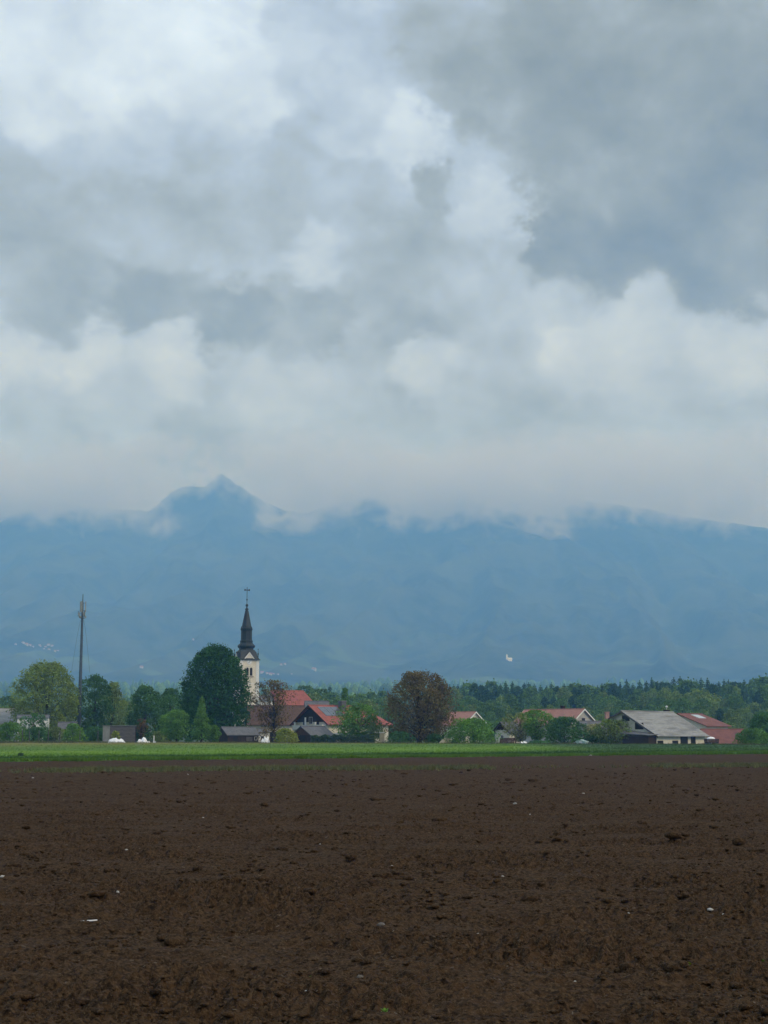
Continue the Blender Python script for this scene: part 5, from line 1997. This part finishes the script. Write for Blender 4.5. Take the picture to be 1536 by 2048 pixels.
def slope_houses():
    """white farm houses and hamlets on the foot of the mountain"""
    rng = np.random.RandomState(66)
    b = MB()
    L, W_, H, Rg = 11.0, 8.5, 5.5, 9.0
    pr = [(-W_ / 2, -3), (-W_ / 2, H), (0, Rg - .3), (W_ / 2, H), (W_ / 2, -3)]
    b.prism([(-L / 2, y, z) for y, z in pr], [(L / 2, y, z) for y, z in pr])
    wme = bpy.data.meshes.new('slope_house_wall')
    wme.from_pydata(b.v, [], b.f)
    wme.materials.append(M['grey_wall'])
    b = MB()
    b.slab([(-L / 2 - .5, 0, Rg), (-L / 2 - .5, -W_ / 2 - .6, H - .4), (L / 2 + .5, -W_ / 2 - .6, H - .4), (L / 2 + .5, 0, Rg)], .3)
    b.slab([(-L / 2 - .5, 0, Rg - .01), (L / 2 + .5, 0, Rg - .01), (L / 2 + .5, W_ / 2 + .6, H - .4), (-L / 2 - .5, W_ / 2 + .6, H - .4)], .3)
    rme = bpy.data.meshes.new('slope_house_roof')
    rme.from_pydata(b.v, [], b.f)
    rme.materials.append(M['rose_roof'])

    def one(px, py, s, label, group=None, rz=None):
        q = slope_hit(px, py)
        root = empty('slope_house', q, rng.uniform(-.6, .6) if rz is None else rz)
        root.scale = (s * .8,) * 3
        link('wall', wme, None, root)
        link('roof', rme, None, root)
        tag(root, label, 'house', group)
    for px, py, s in ((31, 1290, .8), (46, 1288, 1.1), (53, 1291, 1.3), (60, 1293, 1.1), (66, 1295, .8), (79, 1292, .8), (81, 1294, .7), (91, 1295, .9), (97, 1291, 1.1), (104, 1294, 1.0), (98, 1300, 1.0), (110, 1303, .9), (116, 1303, .8), (88, 1299, .7)):
        one(px, py, s, 'tiny white house in the hamlet on the mountain foot above the left trees', 'hamlet on the mountain foot at the left')
    for px, py, s in ((524, 1347, 1.2), (534, 1348, .8), (541, 1350, 1.2), (562, 1332, .9), (570, 1330, .8), (547, 1349, .7), (556, 1350, .7), (583, 1349, .6)):
        one(px, py, s, 'tiny white house in the hamlet just right of the church tower', 'hamlet beside the church tower on the mountain foot')
    one(628, 1341, 1.5, 'single white farmhouse on the mountain foot right of the church hamlet')
    one(283, 1336, 1.2, 'single white farmhouse beside a pale meadow on the mountain foot', None)
    one(386, 1282, .8, 'lone pale house high on the slope above the giant domed tree')
    # white pilgrimage church on the slope
    q = slope_hit(1015, 1320)
    root = empty('slope_church', q, R(20))
    root.scale = (.78, .78, .78)
    b = MB()
    pr = [(-6, -4), (-6, 7), (0, 11), (6, 7), (6, -4)]
    b.prism([(0, y, z) for y, z in pr], [(20, y, z) for y, z in pr])
    b.build('nave', M['white_paint'], root)
    b = MB()
    b.slab([(-.5, 0, 11.6), (-.5, -6.8, 6.9), (20.5, -6.8, 6.9), (20.5, 0, 11.6)], .4)
    b.slab([(-.5, 0, 11.59), (20.5, 0, 11.59), (20.5, 6.8, 6.9), (-.5, 6.8, 6.9)], .4)
    b.build('roof', M['white_wall'], root)
    b = MB()
    b.box(-6, -.1, -3, 3, -4, 21)
    b.build('tower', M['white_paint'], root)
    b = MB()
    b.lathe([(4.0, 21), (3.4, 22.5), (.3, 28)], 8, (-3.05, 0))
    b.build('tower_cap', M['white_wall'], root)
    tag(root, 'small white church standing alone on the mountain slope at the right', 'church')


slope_houses()

# ------------------------------------------------------------------ cloud hanging on the mountain


def low_cloud():
    m = bpy.data.materials.new('low_cloud')
    m.cycles.volume_step_rate = 0.7
    m.use_nodes = True
    t = NT(m.node_tree)
    t.n.clear()
    g = t.node('ShaderNodeNewGeometry')
    p = g.outputs['Position']
    x, y, z = t.sep(p)
    nb = t.noise(t.vmath('MULTIPLY', p, (1.0, 1.0, 0.8)), 0.0017, 4, 0.55)
    nd = t.noise(p, 0.0065, 5, 0.62, 0.5)
    ns = t.math('ADD', t.math('MULTIPLY', nb, 0.4), t.math('MULTIPLY', nd, 0.6))
    # base of the cloud: undulating, lifted over the free peak and falling to the right
    base = t.math('MULTIPLY_ADD', t.math('SUBTRACT', ns, 0.5), -1500.0, CLOUD_BASE)
    u = t.math('DIVIDE', x, y)
    up = t.math('EXPONENT', t.math('MULTIPLY', -1.0, t.math('POWER', t.math('DIVIDE', t.math('SUBTRACT', u, (412 - 768) / F), 0.046), 2.0)))
    up2 = t.mrange(u, 0.13, 0.24)
    base = t.math('ADD', base, t.math('MULTIPLY', up, 265.0))
    base = t.math('ADD', base, t.math('MULTIPLY', up2, 60.0))
    dens = t.mrange(t.math('SUBTRACT', z, base), -30, 190, 0, 1)
    # torn wisps hanging below the base
    wis = None
    off = t.vmath('MULTIPLY_ADD', t.noise(p, 0.013, 5, 0.62, out='Color'), (260.0, 0.0, 260.0), (-130.0, 0, -130.0))
    for (px, py, Y, rx, rz, k) in WISPS:
        c = at(px, py, Y)
        v = t.vmath('SUBTRACT', p, tuple(c))
        v = t.vmath('ADD', v, off)
        v = t.vmath('MULTIPLY', v, (1 / rx, 1 / 240.0, 1 / rz))
        d2 = t.vmath('DOT_PRODUCT', v, v)
        w = t.math('MULTIPLY', t.math('EXPONENT', t.math('MULTIPLY', d2, -1.0)), k)
        w = t.math('MULTIPLY', w, t.mrange(nd, 0.44, 0.57))
        wis = w if wis is None else t.math('ADD', wis, w)
    dens = t.math('MULTIPLY', dens, t.mrange(ns, 0.38, 0.62, 0.12, 1.5))
    dens = t.math('ADD', dens, wis)
    # fades out towards the faces of its box
    f = t.math('MULTIPLY', t.math('MULTIPLY', t.mrange(z, CLOUD_Z[1], CLOUD_Z[1] - 60), t.mrange(t.math('MULTIPLY_ADD', t.math('SUBTRACT', nb, 0.5), 900.0, z), 1700, 1400)), t.mrange(y, 7300, 7700))
    dens = t.math('MULTIPLY', t.math('MULTIPLY', dens, f), CLOUD_DENS)
    vol = t.node('ShaderNodeVolumePrincipled')
    vol.inputs['Color'].default_value = (0.995, 0.995, 0.995, 1)
    t.put(vol.inputs['Density'], dens)
    vol.inputs['Anisotropy'].default_value = 0.2
    out = t.node('ShaderNodeOutputMaterial')
    t.l.new(vol.outputs[0], out.inputs['Volume'])
    b = MB()
    b.box(-5600, 5600, 7300, 9900, CLOUD_Z[0], CLOUD_Z[1])
    o = b.build('low_cloud', m)
    tag(o, 'grey cloud lying on the mountain ridge with torn wisps below it', 'cloud', kind='stuff')


CLOUD_Z = (1040.0, 1690.0)
CLOUD_BASE = 1225.0
CLOUD_DENS = 0.0055
WISPS = [(420, 958, 8650, 60, 45, 5.0), (1090, 1068, 7950, 80, 150, 4.48), (1050, 1015, 8050, 170, 100, 3.36), (575, 1046, 8000, 105, 30, 4.48), (533, 1030, 8050, 34, 80, 3.64), (795, 1040, 8000, 38, 60, 2.80), (330, 1050, 8000, 80, 35, 1.40),
         (965, 1105, 7900, 70, 36, 1.26), (470, 985, 8500, 60, 40, 0.70), (1190, 1022, 8200, 60, 55, 1.68), (940, 1010, 8200, 200, 70, 1.68), (240, 1035, 8100, 90, 40, 1.40), (690, 1010, 8300, 120, 40, 1.26)]
low_cloud()


def haze():
    m = bpy.data.materials.new('haze')
    m.use_nodes = True
    t = NT(m.node_tree)
    t.n.clear()
    vol = t.node('ShaderNodeVolumePrincipled')
    vol.inputs['Color'].default_value = (*HAZE_COL, 1)
    vol.inputs['Absorption Color'].default_value = (1, 1, 1, 1)
    vol.inputs['Density'].default_value = HAZE_DENS
    vol.inputs['Anisotropy'].default_value = -0.1
    out = t.node('ShaderNodeOutputMaterial')
    t.l.new(vol.outputs[0], out.inputs['Volume'])
    b = MB()
    b.box(-9000, 9000, -1200, 11800, -30, 1710)
    o = b.build('haze', m)
    tag(o, 'thin blue haze in the air over the plain and mountain', 'haze', kind='stuff')


HAZE_COL = (0.20, 0.48, 1.0)
HAZE_DENS = 2.25e-4
haze()
